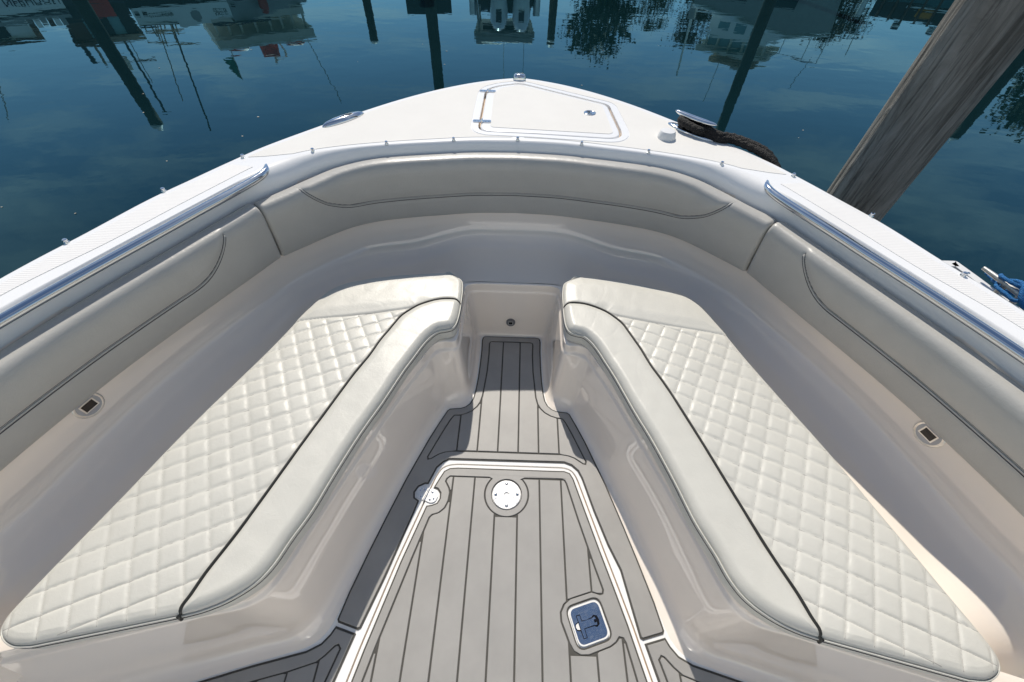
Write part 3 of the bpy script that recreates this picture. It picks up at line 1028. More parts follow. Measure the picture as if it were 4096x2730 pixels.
def bolster(name, path, zb, ztop, seam, label):
    """path: dense (x,y) along the back of the pad, bow centre first; seam(s) -> height or None"""
    P, s = even(path, 0.0065)
    n = len(P)
    t = np.gradient(P, axis=0); t /= np.linalg.norm(t, axis=1, keepdims=True)
    nr = np.stack([t[:, 1], -t[:, 0]], 1)        # inboard normal (right of travel, bow to aft on the starboard side)
    sec = cr_spline(section(True), 64)
    total = s[-1]

    def pt(i, v, extra=0.0):
        d = np.interp(v, np.arange(64), sec[:, 0]); h = np.interp(v, np.arange(64), sec[:, 1])
        e = min(s[i], total - s[i])
        k = math.sqrt(max(0.0, 1 - (1 - min(1, e / 0.016)) ** 2)) if e < 0.016 else 1.0
        zt = ztop(s[i], total)
        q = P[i] + nr[i] * ((d + extra) * (0.72 + 0.28 * k))
        return (q[0], q[1], zb + (zt - zb) * h - (1 - k) * 0.008 * h)

    # front face heights for locating the seam
    front = np.arange(3, 56)
    vs = []
    seam_v = []
    for i in range(n):
        hs = seam(s[i], total)
        zt = ztop(s[i], total)
        hh = (hs - zb) / (zt - zb) if hs is not None else None
        vv = None
        if hh is not None:
            j = int(np.argmin(np.abs(sec[10:50, 1] - hh))) + 10
            vv = j
        seam_v.append(vv)
        for j in range(64):
            ex = 0.0
            if vv is not None:
                hgt = sec[j, 1]
                dd = (hgt - hh) * (zt - zb)
                if 4 < j < 54:
                    ex += 0.007 * float(sm((dd + 0.0) / 0.045)) * (1 if j < 50 else 0.4)
                    ex -= 0.0045 * math.exp(-(dd / 0.007) ** 2)
            vs.append(pt(i, j, ex))
    fs = grid_faces(n, 64, False)
    fs.append(tuple(range(64))); fs.append(tuple(range((n - 1) * 64, n * 64))[::-1])
    o = mesh_obj(name, vs, fs, 'vinyl_bolster', boat, sharp=60)
    o['label'] = label
    # welt and stitching along the seam
    seg, segs = [], []
    for i in range(n):
        if seam_v[i] is None:
            if len(seg) > 3: segs.append(seg)
            seg = []
        else:
            seg.append(i)
    if len(seg) > 3: segs.append(seg)
    for seg in segs:
        for dv, rad, mt, nm in ((0, 0.0030, 'vinyl_bolster', 'seam_welt'), (-1, 0.0011, 'stitch_dark', 'stitching'), (1, 0.0011, 'stitch_dark', 'stitching')):
            pts = []
            for i in seg:
                hs = seam(s[i], total); zt = ztop(s[i], total)
                hh = (hs + dv * 0.0075 - zb) / (zt - zb)
                fr = sec[6:50]
                order = np.argsort(fr[:, 1])
                d = np.interp(hh, fr[order, 1], fr[order, 0])
                q = P[i] + nr[i] * (d - (0.001 if dv == 0 else 0.0012))
                pts.append((q[0], q[1], zb + (zt - zb) * min(hh, 0.995)))
            a, f = tube_geo(pts, rad, 6)
            mesh_obj(nm, a, f, mt, o)
    return o


bowp = cr_spline([(0, 1.797), (0.2, 1.786), (0.37, 1.757), (0.53, 1.724), (0.67, 1.684), (0.775, 1.632), (0.845, 1.575), (0.898, 1.525), (0.945, 1.476), (0.99, 1.430), (1.026, 1.390)], 200)
full = np.array(list(mirror([tuple(p) for p in bowp[1:]]))[::-1] + [tuple(p) for p in bowp])
bt = even(full, 0.0065)[1][-1] / 2


def bow_top(s, tot):
    q = abs(s - tot / 2)
    return 0.778 - 0.040 * float(sm((q - 0.55) / 0.6))


def bow_seam(s, tot):
    q = abs(s - tot / 2)
    if q > 0.985: return None
    return 0.604 + 0.155 * max(0.0, (q - 0.72) / 0.265) ** 2.6


bolster('bow_bolster', full, 0.484, bow_top, bow_seam, 'wide curved grey bolster under the foredeck')
side_path = cr_spline([(1.034, 1.380), (1.055, 1.340), (1.090, 1.262), (1.165, 1.102), (1.265, 0.885), (1.345, 0.69), (1.435, 0.41), (1.515, 0.08), (1.585, -0.45)], 200)


def side_top(s, tot):
    return 0.742


def side_seam_r(s, tot):
    if s < 0.175: return None
    u = (s - 0.175) / 0.20
    return 0.600 + 0.120 * (max(0.0, 1 - u) ** 2.4)


bolster('side_bolster', side_path, 0.486, side_top, side_seam_r, 'long grey side bolster along the starboard coaming, sunlit at the front')


def side_top_l(s, tot): return 0.742


sl = np.array(mirror([tuple(p) for p in side_path]))[::-1]


def side_seam_l(s, tot): return side_seam_r(tot - s, tot)


bolster('side_bolster', sl, 0.486, side_top_l, side_seam_l, 'long grey side bolster along the port coaming, in shade')

# ---- courtesy lights set into the liner
def light(name, c, nrm, up, r, label, mat='stainless_worn'):
    nrm = Vector(nrm).normalized()
    up = (Vector(up) - nrm * Vector(up).dot(nrm)).normalized()
    rt = up.cross(nrm)
    R3 = Matrix((rt, up, nrm)).transposed().to_4x4()
    R3.translation = Vector(c)
    mb = MB(); mb.lathe([(r, -0.004), (r, 0.002), (r * 0.95, 0.0042), (r * 0.86, 0.0046), (r * 0.80, 0.0032), (0.001, 0.0032)], (0, 0, 0), 40)
    o = mb.build('courtesy_light', mat, boat, sharp=40)
    o.matrix_world = R3
    o['label'] = label
    w, h = r * 0.42, r * 0.30
    prism_obj('lens_surround', [[(-w * 1.25, -h * 1.3), (w * 1.25, -h * 1.3), (w * 1.25, h * 1.3), (-w * 1.25, h * 1.3)]], 0.0037, 0.0049, 'stainless_worn', o)
    mb = MB(); mb.lathe([(r * 0.80, 0.0030), (r * 0.79, 0.0036), (0.001, 0.0037)], (0, 0, 0), 36); mb.build('lens', 'bezel_grey' if mat == 'bezel_grey' else 'lens_clear', o)
    prism_obj('lens_slot', [[(-w, -h), (w, -h), (w, h), (-w, h)]], 0.0050, 0.0058, 'dark_slot', o)


best = None
for i in range(N):
    for th in np.linspace(0.05, 1.2, 60):
        q = cove(i, th)
        d = (q[0] - 1.318) ** 2 + (q[1] - 0.612) ** 2 + (q[2] - 0.458) ** 2
        if best is None or d < best[0]:
            best = (d, i, th)
_, bi, bth = best
p0 = Vector(cove(bi, bth)); du_ = Vector(cove(bi + 1, bth)) - Vector(cove(bi - 1, bth)); dv_ = Vector(cove(bi, bth + 0.02)) - Vector(cove(bi, bth - 0.02))
nn = du_.cross(dv_)
if nn.x > 0: nn = -nn
light('courtesy_light', p0, nn, -dv_, 0.043, 'round courtesy light on the starboard liner wall')
light('courtesy_light', (-p0.x, p0.y, p0.z), (-nn.x, nn.y, nn.z), (dv_.x, -dv_.y, -dv_.z), 0.043, 'round courtesy light on the port liner wall')
light('courtesy_light', (-0.006, 1.3845, 0.095), (0, -1, 0.12), (0, 0, 1), 0.023, 'small round courtesy light at the front of the footwell', 'bezel_grey')

# ---- unseen console and hardtop behind the camera, added to bounce sunlight and block sky
con = prism_obj('console', [round_poly([(-0.62, -0.75), (0.62, -0.75), (0.60, -2.3), (-0.60, -2.3)], 0.12, 5)], 0.0, 1.12, 'gelcoat_deck', boat)
prism_obj('console_seat', [round_poly([(-0.45, -0.55), (0.45, -0.55), (0.45, -0.76), (-0.45, -0.76)], 0.05, 4)], 0.0, 0.50, 'gelcoat_deck', con)
mb = MB(); mb.add([(-0.58, -0.82, 1.12), (0.58, -0.82, 1.12), (0.50, -1.25, 1.95), (-0.50, -1.25, 1.95)], [(0, 1, 2, 3)]); mb.build('windscreen', 'window_glass', con, smooth=False)
ht = prism_obj('hardtop', [round_poly([(-1.25, -0.25), (1.25, -0.25), (1.3, -4.2), (-1.3, -4.2)], 0.25, 5)], 2.02, 2.10, 'gelcoat_deck', boat, True)
for sx in (-0.62, 0.62):
    for yy in (-0.9, -2.4):
        mb = MB(); mb.tube([(sx, yy, 0.0), (sx * 1.05, yy - 0.25, 2.03)], 0.025, 12); mb.build('hardtop_leg', 'stainless', ht)
prism_obj('cockpit_sole', [[(-1.45, -0.6), (1.45, -0.6), (1.5, -4.5), (-1.5, -4.5)]], -0.03, 0.0, 'gelcoat_deck', boat)

# ================================================================== SEAT CUSHIONS
INN = [(0.262, 1.372), (0.232, 1.345), (0.222, 1.290), (0.220, 1.23), (0.221, 1.15), (0.226, 1.100), (0.238, 1.072), (0.264, 1.060), (0.291, 1.052), (0.314, 1.028), (0.338, 0.988), (0.364, 0.925), (0.394, 0.848),
       (0.437, 0.720), (0.482, 0.600), (0.526, 0.455), (0.554, 0.355), (0.586, 0.275), (0.608, 0.212), (0.637, 0.168), (0.686, 0.131), (0.742, 0.106), (0.80, 0.091)]
OUTC = [(0.290, 1.392), (0.40, 1.381), (0.51, 1.364), (0.62, 1.338), (0.70, 1.312), (0.745, 1.290), (0.783, 1.255), (0.808, 1.212), (0.835, 1.140), (0.862, 1.068), (0.906, 0.935), (0.965, 0.775),
        (1.016, 0.640), (1.062, 0.505), (1.100, 0.385), (1.136, 0.273), (1.170, 0.170), (1.190, 0.105), (1.196, 0.075), (1.190, 0.052), (1.172, 0.036), (1.14, 0.025), (1.10, 0.0255)]
PIPE = [(0.2195, 1.205), (0.245, 1.218), (0.294, 1.217), (0.342, 1.202), (0.388, 1.176), (0.420, 1.146), (0.450, 1.109), (0.468, 1.066), (0.484, 1.025), (0.503, 0.975), (0.527, 0.895), (0.560, 0.812), (0.612, 0.652), (0.704, 0.348), (0.733, 0.258), (0.760, 0.185), (0.774, 0.133), (0.784, 0.110), (0.788, 0.090)]
QF = [(0.388, 1.176), (0.405, 1.163), (0.581, 1.122), (0.80, 1.077), (0.90, 1.055)]
CT = 0.412      # top of the pad
CB = 0.337


def dist_poly(P, poly, closed=True):
    Q = np.array(poly, float)
    A = Q; B = np.roll(Q, -1, 0)
    if not closed: A, B = Q[:-1], Q[1:]
    best = np.full(len(P), 9.0)
    for a, b in zip(A, B):
        ab = b - a
        L2 = ab @ ab
        if L2 < 1e-12: continue
        t = np.clip(((P - a) @ ab) / L2, 0, 1)
        d = np.linalg.norm(P - (a + t[:, None] * ab), axis=1)
        best = np.minimum(best, d)
    return best


def side_of_curve(P, curve):
    """+1 on the aisle side of the piping"""
    Q = np.array(curve)
    out = np.zeros(len(P))
    best = np.full(len(P), 9.0)
    for a, b in zip(Q[:-1], Q[1:]):
        ab = b - a
        L2 = ab @ ab
        t = np.clip(((P - a) @ ab) / L2, 0, 1)
        r = P - (a + t[:, None] * ab)
        d = np.linalg.norm(r, axis=1)
        cr = ab[0] * r[:, 1] - ab[1] * r[:, 0]
        mk = d < best - 1e-9
        out[mk] = np.sign(cr[mk])
        best[mk] = d[mk]
    return out, best


E1 = np.array([0.0556, -0.0257]); E2 = np.array([-0.0285, -0.0530]); QO = np.array([0.807, 0.288])
Minv = np.linalg.inv(np.stack([E1, E2], 1))


def smooth_noise(P, sc, seed):
    r = np.random.default_rng(seed)
    out = np.zeros(len(P))
    for k in range(9):
        a = r.uniform(0, 2 * math.pi); f = sc * r.uniform(0.6, 1.7)
        out += np.sin((P[:, 0] * math.cos(a) + P[:, 1] * math.sin(a)) * f + r.uniform(0, 6.28))
    return out / 9


def make_cushion(side, label, seed):
    root = empty('seat_cushion', (side * 0.70, 0.6, CB))
    off = Vector((side * 0.70, 0.6, CB))
    tag(root, label, 'cushion', 'bow seat cushions')
    NU, NV = 420, 190
    inn = even(cr_spline(INN, 900), 0.0015)[0]; out = even(cr_spline(OUTC, 900), 0.0015)[0]
    idx = lambda A, n: A[np.linspace(0, len(A) - 1, n).round().astype(int)]
    # match stations: blend key parameter and arc length so rows stay roughly across the pad
    inn = cr_spline(INN, NU); out = cr_spline(OUTC, NU)
    oul = [tuple(q) for q in np.concatenate([inn[::6], out[::-1][::6]])]
    v = np.linspace(0, 1, NV)
    v = 0.5 - 0.5 * np.cos(np.pi * (0.12 + 0.76 * v)); v = (v - v[0]) / (v[-1] - v[0])
    G = inn[:, None, :] * (1 - v[None, :, None]) + out[:, None, :] * v[None, :, None]
    P = G.reshape(-1, 2)
    outline = np.concatenate([inn, out[::-1]])
    pipe = cr_spline(PIPE, 80); qf = cr_spline(QF, 30)

    def height(P):
        dd = dist_poly(P, outline[::3])
        dd[dd < 2e-4] = 0
        sgn, dpipe = side_of_curve(P, pipe[::2])
        aisle = sgn < 0
        sq, dq = side_of_curve(P, qf[::2])
        front = (~aisle) & ((sq > 0) | (P[:, 0] < 0.40)) & (P[:, 1] > 1.0)
        quilt = (~aisle) & (~front)
        ab = (P - QO) @ Minv.T + (0.035 * smooth_noise(P, 25, seed))[:, None]
        fa = np.abs(ab - np.round(ab))
        ln = np.array([np.linalg.norm(E1), np.linalg.norm(E2)])
        da, db = fa[:, 0] * ln[0], fa[:, 1] * ln[1]
        puff = lambda d, w: 1 - np.exp(-(d / w))
        cell = np.floor(ab[:, 0]) * 7.3 + np.floor(ab[:, 1]) * 3.1 + seed
        crnd = (np.sin(cell * 12.9898) * 43758.5453) % 1.0
        pil = puff(da, 0.0040) * puff(db, 0.0040) * (0.0029 + 0.0018 * crnd) + 0.0009 * np.sqrt(np.clip(da * db, 0, 1)) * 30
        # puckers running in from the stitch lines
        pil += 0.00045 * smooth_noise(P, 330, seed + 2) * np.exp(-np.minimum(da, db) / 0.012)
        edge_q = np.minimum(np.clip(dd - 0.007, 0, 1), np.minimum(dpipe, dq))
        zq = CT - 0.0045 + pil * np.clip(edge_q / 0.016, 0.0, 1)
        zb = CT + 0.003 + 0.0045 * sm(np.minimum(dpipe, dd) / 0.03) - 0.006 * np.exp(-dpipe / 0.006)
        zf = CT + 0.000 + 0.006 * sm(np.minimum(dq, dd) / 0.06) - 0.005 * np.exp(-dq / 0.004) - 0.005 * np.exp(-dpipe / 0.006)
        z = np.where(aisle, zb, np.where(front, zf, zq))
        z += 0.0022 * smooth_noise(P, 14, seed + 5) + 0.0009 * smooth_noise(P, 60, seed + 9) * np.where(quilt, 0.5, 1.0)
        # soft creases across the front panel and border
        z -= 0.00022 * np.exp(-(smooth_noise(P, 32, seed + 21) / 0.07) ** 2) * np.where(quilt, 0.0, 1.0) * sm(dd / 0.02)
        r = np.where(aisle, 0.025, 0.015)
        k = np.clip(1 - dd / r, 0, 1)
        z = z - r * 0.85 * (1 - np.sqrt(np.clip(1 - k * k, 0, 1)))
        return z, quilt, dd, np.minimum(dpipe, dq)

    z, quilt, dd, _ = height(P)
    quads = np.array(grid_faces(NU, NV, False))
    cen = P[quads].mean(1)
    s1, _ = side_of_curve(cen, pipe[::2]); a1 = s1 < 0
    s2, _ = side_of_curve(cen, qf[::2]); f1 = (~a1) & ((s2 > 0) | (cen[:, 0] < 0.40)) & (cen[:, 1] > 1.0)
    V3 = np.stack([side * P[:, 0] - off.x, P[:, 1] - off.y, z - off.z], 1)
    for nm, mask in (('quilted_panel', ~a1 & ~f1), ('front_panel', f1), ('border_panel', a1)):
        q = quads[mask]
        used, inv = np.unique(q, return_inverse=True)
        q = inv.reshape(q.shape)
        if side == 1: q = q[:, ::-1]
        mesh_obj(nm, V3[used], q, 'vinyl_cushion', root)
    # boxing band round the edge
    ring_i = [i * NV for i in range(NU)]                       # inner edge, bow to aft
    ring_o = [i * NV + NV - 1 for i in range(NU)]
    end_a = [(NU - 1) * NV + j for j in range(NV)]
    end_b = [j for j in range(NV)]
    loop = ring_i + end_a[1:] + ring_o[::-1][1:] + end_b[::-1][1:-1]
    lp = V3[loop]
    zt = lp[:, 2]
    n = len(loop)
    ctr = lp[:, :2]
    tn = np.roll(ctr, -1, 0) - np.roll(ctr, 1, 0)
    tn /= np.maximum(np.linalg.norm(tn, axis=1, keepdims=True), 1e-9)
    nr = np.stack([tn[:, 1], -tn[:, 0]], 1) * (1 if area2(ctr) > 0 else -1)
    rows = [(0, None), (0.0035, -0.004), (0.004, -0.010), (0.0015, -0.014), (0.004, -0.022), (0.005, -0.04), (0.0, -0.075)]
    vs = []
    for d, dz in rows:
        for i in range(n):
            q = ctr[i] + nr[i] * d
            zz = zt[i] + (dz or 0)
            vs.append((q[0], q[1], max(zz, 0.0005)))
    fs = grid_faces(len(rows), n, side == -1, True)
    mesh_obj('boxing_band', vs, fs, 'vinyl_cushion', root)
    for d, dz, rad, mt in ((0.003, -0.0005, 0.0024, 'vinyl_cushion'), (0.0046, -0.0125, 0.0011, 'stitch_dark')):
        pts = [tuple(np.r_[ctr[i] + nr[i] * d, zt[i] + dz]) for i in range(0, n, 3)]
        a, f = tube_geo(pts + pts[:1], rad, 6, False)
        mesh_obj('edge_welt' if mt == 'vinyl_cushion' else 'edge_stitching', a, f, mt, root)
    # black piping between quilt and border
    pp = even(cr_spline(PIPE, 300), 0.006)[0]
    dpe = dist_poly(pp, outline[::3])
    zz = CT + 0.0005 - np.where(dpe < 0.03, 0.03 * 0.85 * (1 - np.sqrt(np.clip(1 - np.clip(1 - dpe / 0.03, 0, 1) ** 2, 0, 1))), 0) + 0.0022 * smooth_noise(pp, 14, seed + 5)
    pts = [(side * p[0] - off.x, p[1] - off.y, q - off.z + 0.0005) for p, q in zip(pp, zz)]
    pts.append((pts[-1][0] + side * 0.001, pts[-1][1] - 0.004, pts[-1][2] - 0.02))
    a, f = tube_geo(pts, 0.0042, 10)
    mesh_obj('black_piping', a, f, 'piping_black', root)
    qq = even(cr_spline(QF, 100), 0.006)[0]
    pts = [(side * p[0] - off.x, p[1] - off.y, CT - 0.0045 - off.z) for p in qq if dist_poly(np.array([p]), outline[::5])[0] > 0.006 and p[0] < 0.86]
    a, f = tube_geo(pts, 0.0013, 6)
    mesh_obj('cross_seam', a, f, 'stitch_light', root)
    # stitched lines of the quilting
    sv, sf = [], []
    for fam in (0, 1):
        for k in range(-26, 14):
            tt = np.arange(-30, 30, 0.035)
            ab = np.stack([np.full_like(tt, k), tt] if fam == 0 else [tt, np.full_like(tt, k)], 1)
            Q = QO + ab[:, :1] * E1 + ab[:, 1:] * E2
            ok = (Q[:, 0] > 0.38) & (Q[:, 0] < 1.2) & (Q[:, 1] > 0.02) & (Q[:, 1] < 1.2)
            Q = Q[ok]
            if len(Q) < 6: continue
            for _ in range(3):
                wob = 0.035 * smooth_noise(Q, 25, seed)
                Q2 = QO + (ab[ok] - wob[:, None]) @ np.stack([E1, E2])
                Q = Q2
            zz, qm, de, dn = height(Q)
            sd = dist_poly(Q, outline[::3])
            inside = np.array([len(rows_at(oul, q[1])) > 0 and any(l < q[0] < h for l, h in rows_at(oul, q[1])) for q in Q]) & qm & (sd > 0.008) & (dn > 0.003)
            run = []
            for i in range(len(Q) + 1):
                if i < len(Q) and inside[i]:
                    run.append((side * Q[i, 0] - off.x, Q[i, 1] - off.y, zz[i] + 0.0002 - off.z))
                else:
                    if len(run) > 3:
                        a_, f_ = tube_geo(run, 0.00085, 4)
                        b_ = len(sv); sv += a_; sf += [tuple(i2 + b_ for i2 in q) for q in f_]
                    run = []
    mesh_obj('quilt_stitching', sv, sf, 'stitch_quilt', root)
    return root


make_cushion(1, 'diamond quilted off-white seat cushion on the right of the footwell', 3)
make_cushion(-1, 'diamond quilted off-white seat cushion on the left of the footwell', 11)

# ================================================================== ROPES, DOCK, NEAR PILING
def rope(name, keys, r, mat, label, n=160, parent=None):
    P = even(cr_spline(keys, 600), 0.006)[0]
    rr = r * (1 + 0.035 * np.sin(np.arange(len(P)) * 1.3) + 0.02 * RNG.standard_normal(len(P)))
    na = 18
    a, f = tube_geo([tuple(p) for p in P], list(rr), na)
    a = [Vector(q) for q in a]
    for i in range(len(P)):
        c = Vector(P[i])
        for k in range(na):
            th = 2 * math.pi * k / na
            e = 0.10 * abs(math.sin(1.5 * th + i * 0.55)) + 0.06 * abs(math.sin(1.5 * th - i * 0.55)) - 0.08
            a[i * na + k] = c + (a[i * na + k] - c) * (1 + e)
    o = mesh_obj(name, [tuple(q) for q in a], f, mat, parent)
    if label: tag(o, label, 'rope')
    return o


c2 = Vector((RC[0], RC[1], 0))
d3 = Vector((dR.x, dR.y, 0)); s3 = Vector((-dR.y, dR.x, 0))     # along the horn (aft), and across


def cp(u, v_, z):
    q = c2 + d3 * u + s3 * v_
    return (q.x, q.y, DECK + z)


rope('mooring_line', [cp(-0.028, -0.012, 0.018), cp(-0.058, 0.0, 0.022), cp(-0.050, 0.022, 0.028), cp(0.0, 0.024, 0.032), cp(0.05, 0.020, 0.030), cp(0.066, -0.004, 0.030), cp(0.045, -0.024, 0.030), cp(0.0, -0.026, 0.034),
                      cp(-0.048, -0.022, 0.040), cp(-0.062, 0.004, 0.042), cp(-0.040, 0.025, 0.043), cp(0.02, 0.022, 0.040), cp(0.075, 0.006, 0.034), cp(0.13, 0.010, 0.026), (0.945, 1.868, DECK + 0.022), (1.010, 1.815, DECK + 0.020),
                      (1.075, 1.757, DECK + 0.005), (1.13, 1.70, DECK - 0.05), (1.20, 1.66, DECK - 0.16), (1.36, 1.66, DECK - 0.34), (1.60, 1.80, 0.30), (1.80, 1.98, 0.16)], 0.0165, 'rope_black',
     'black braided mooring line wrapped round the starboard bow cleat')
rope('mooring_line', [cp(0.02, -0.022, 0.020), cp(0.06, -0.004, 0.020), cp(0.10, 0.0, 0.018), cp(0.14, 0.004, 0.016), (0.955, 1.850, DECK + 0.016), (1.02, 1.788, DECK + 0.012), (1.078, 1.72, DECK - 0.004), (1.115, 1.66, DECK - 0.06), (1.15, 1.60, DECK - 0.22), (1.2, 1.6, 0.3)], 0.0155, 'rope_black',
     'second strand of black line lying under the cleat wrap and over the gunwale')

# finger dock just beyond the starboard gunwale
dock = empty('finger_dock', (2.28, 0.0, 0.0))
tag(dock, 'white-edged finger dock with grey planks beyond the starboard gunwale', 'dock')
DT = 0.10
ol = round_poly([(1.86, 2.005), (2.690, 2.012), (2.722, 1.86), (2.815, 1.30), (3.00, -0.2), (3.05, -1.5), (1.95, -1.5)], 0.012, 3)
il = offset_poly(ol, -0.052)
sh = lambda L: [(p[0] - 2.28, p[1]) for p in L]
ol_, il_ = sh(ccw(ol)), sh(il)
n_ = len(ol_)
vs = [(p[0], p[1], DT - 0.16) for p in ol_] + [(p[0], p[1], DT) for p in ol_] + [(p[0], p[1], DT) for p in il_] + [(p[0], p[1], DT - 0.1) for p in il_]
fs = grid_faces(4, n_, False, True)
mesh_obj('edge_board', vs, fs, 'white_plastic', dock, smooth=False)
y = 1.95
while y > -1.3:
    y0 = y - 0.132
    r0, r1 = rows_at(il, y0 + 0.004), rows_at(il, y - 0.004)
    if r0 and r1:
        poly = [(r0[0][0] + 0.004 - 2.28, y0 + 0.004), (r0[0][1] - 0.004 - 2.28, y0 + 0.004), (r1[0][1] - 0.004 - 2.28, y - 0.004), (r1[0][0] + 0.004 - 2.28, y - 0.004)]
        a, f = prism_geo([poly], DT - 0.05, DT - 0.008 + 0.002 * RNG.standard_normal())
        mesh_obj('plank', a, f, 'dock_plank', dock, smooth=False)
    y -= 0.14
mb = MB(); mb.add(*prism_geo([sh(offset_poly(ol, -0.06))], DT - 0.2, DT - 0.06)); mb.build('float', 'paint_black', dock, smooth=False)
for (x, y) in ((2.655, 1.90), (2.70, 1.72), (2.40, 1.985)):
    mb = MB(); mb.lathe([(0.008, 0), (0.007, 0.003), (0.001, 0.004)], (x - 2.28 + 0.03, y, DT), 10); mb.build('screw', 'stainless', dock)
# galvanised dock cleat
ca_, cb_ = Vector((2.690, 1.868, 0.165)), Vector((2.752, 1.50, 0.165))
mb = MB()
ptsc = [ca_.lerp(cb_, k / 14) for k in range(15)]
mb.tube([tuple(p) for p in ptsc], [0.011 + 0.005 * math.sin(math.pi * k / 14) for k in range(15)], 14)
for k in (0.38, 0.62):
    p = ca_.lerp(cb_, k); mb.tube([(p.x, p.y, 0.165), (p.x, p.y, DT)], 0.015, 12)
for i in range(len(mb.v)): mb.v[i] = (mb.v[i][0] - 2.28, mb.v[i][1], mb.v[i][2])
mb.build('dock_cleat', 'galvanised', dock)
cc = ca_.lerp(cb_, 0.5); cd = (cb_ - ca_).normalized(); cs = Vector((cd.y, -cd.x, 0))


def dp(u, v_, z):
    q = cc + cd * u + cs * v_
    return (q.x, q.y, 0.165 + z)


rope('mooring_line', [dp(-0.115, -0.03, -0.04), dp(-0.105, -0.012, 0.012), dp(-0.085, 0.015, 0.024), dp(-0.03, 0.020, 0.030), dp(0.03, 0.0, 0.032), dp(0.085, -0.030, 0.012), dp(0.105, -0.024, -0.022), dp(0.10, 0.022, -0.026), dp(0.06, 0.034, 0.010), dp(0.0, -0.004, 0.044),
                      dp(-0.06, -0.036, 0.012), dp(-0.08, -0.02, -0.02), dp(-0.06, 0.022, -0.024), dp(0.0, 0.036, -0.02), dp(0.06, 0.03, -0.02), dp(0.09, -0.01, 0.022), dp(0.05, -0.04, 0.0), dp(-0.04, -0.045, -0.05), dp(-0.2, -0.1, -0.06)], 0.0095, 'rope_blue',
     'bright blue line tied in a figure eight round the dock cleat')


def lean_piling(name, x, y, r0, h, mat, label, nz=60, na=40, lean=(0, 0), rough=0.0, cap=None, group='mooring pilings'):
    rz = np.random.default_rng(int(abs(x * 100) + y * 10))
    vs = []
    ph = rz.uniform(0, 6.28, 8)
    zz = np.linspace(-1.2, h, nz)
    for z in zz:
        for k in range(na):
            a = 2 * math.pi * k / na
            rr = r0 * (1 - 0.02 * z / max(h, 1))
            if rough:
                c = 0
                for q in range(8):
                    c += math.sin((q * 3 + 5) * a + ph[q] + 0.5 * math.sin(z * (0.8 + 0.2 * q) + ph[-q - 1])) / (1 + 0.35 * q)
                c2_ = -max(0.0, math.sin(11 * a + 0.8 * math.sin(1.3 * z + ph[2])) - 0.86) * 6
                rr *= 1 + rough * (0.35 * c + 0.8 * c2_)
            vs.append((lean[0] * z + rr * math.cos(a), lean[1] * z + rr * math.sin(a), z))
    fs = grid_faces(nz, na, False, True) + [tuple(range((nz - 1) * na, nz * na))]
    root = empty(name, (x, y, WATER_Z))
    tag(root, label, 'piling', group)
    mesh_obj('post', vs, fs, mat, root)
    if cap:
        mb = MB(); mb.lathe([(r0 * 1.04, 0), (r0 * 1.04, 0.05), (0.01, 0.05 + r0 * 0.9)], (lean[0] * h, lean[1] * h, h), 20); mb.build('cap', cap, root, sharp=30)
    return root


lean_piling('piling', 2.07, 2.275, 0.169, 3.4, 'piling_wood', 'thick weathered grey timber piling beside the starboard bow', nz=420, na=220, rough=0.020)

# floating specks on the water
mb = MB()
for k in range(34):
    x, y = RNG.uniform(-7, 7), RNG.uniform(2.2, 9)
    if abs(x) < 1.7 and y < 3: continue
    s = RNG.uniform(0.006, 0.016)
    a = RNG.uniform(0, 6.28)
    mb.add([(x + s * math.cos(a + q), y + s * 0.7 * math.sin(a + q), WATER_Z + 0.003 + 0.002 * (q > 2)) for q in (0, 1.3, 2.6, 4.0, 5.1)], [(0, 1, 2, 3, 4)])
o = mb.build('floating_debris', 'debris', None, smooth=False)
tag(o, 'scattered pale specks of debris floating on the water', kind='stuff')

# ================================================================== ACROSS THE HARBOUR
lean_piling('piling', -11.2, 12.75, 0.165, 3.25, 'far_piling', 'dark piling with white cap mirrored at far left', nz=8, na=16, cap='paint_white')
lean_piling('piling', -2.62, 14.35, 0.165, 3.1, 'far_piling', 'dark piling mirrored behind the black float, left of the bow tip', nz=8, na=16)
lean_piling('piling', 6.85, 14.62, 0.165, 3.8, 'far_piling', 'dark piling mirrored in front of the white yacht', nz=8, na=16, lean=(0.01, 0))
lean_piling('piling', 14.65, 14.35, 0.17, 3.55, 'far_piling', 'dark capped piling mirrored at far right beyond the near piling', nz=8, na=16, cap='paint_white')
lean_piling('piling', -6.45, 21.0, 0.17, 2.93, 'far_piling', 'short capped piling mirrored between the work boat and the black float', nz=8, na=16, cap='paint_white')
lean_piling('piling', 1.36, 24.0, 0.19, 3.5, 'far_piling', 'capped piling mirrored just right of the outboard boat', nz=8, na=16, cap='paint_white')


def local_text(body, size, mat, parent, u, d, h, width=None, name='lettering', shear=0.0):
    cu_ = bpy.data.curves.new('lettering', 'FONT')
    cu_.body = body
    cu_.size = size
    cu_.shear = shear
    cu_.extrude = 0.004
    t = bpy.data.objects.new('tmp', cu_)
    COL.objects.link(t)
    me = bpy.data.meshes.new_from_object(t.evaluated_get(bpy.context.evaluated_depsgraph_get()))
    bpy.data.objects.remove(t)
    xs = [q.co.x for q in me.vertices]
    w0 = max(xs) - min(xs)
    o = link_obj(name, me, None, parent)
    me.materials.clear(); me.materials.append(M(mat))
    o.location = (u, d, h)
    o.rotation_euler = (math.radians(90), 0, 0)
    if width: o.scale = (width / w0, 1, 1)
    return o


def bx(parent, name, mat, *b):
    mb = MB(); mb.box(*b); return mb.build(name, mat, parent, smooth=False)


def pole(parent, name, mat, a, b, r, n=8):
    mb = MB(); mb.tube([a, b], r, n); return mb.build(name, mat, parent)


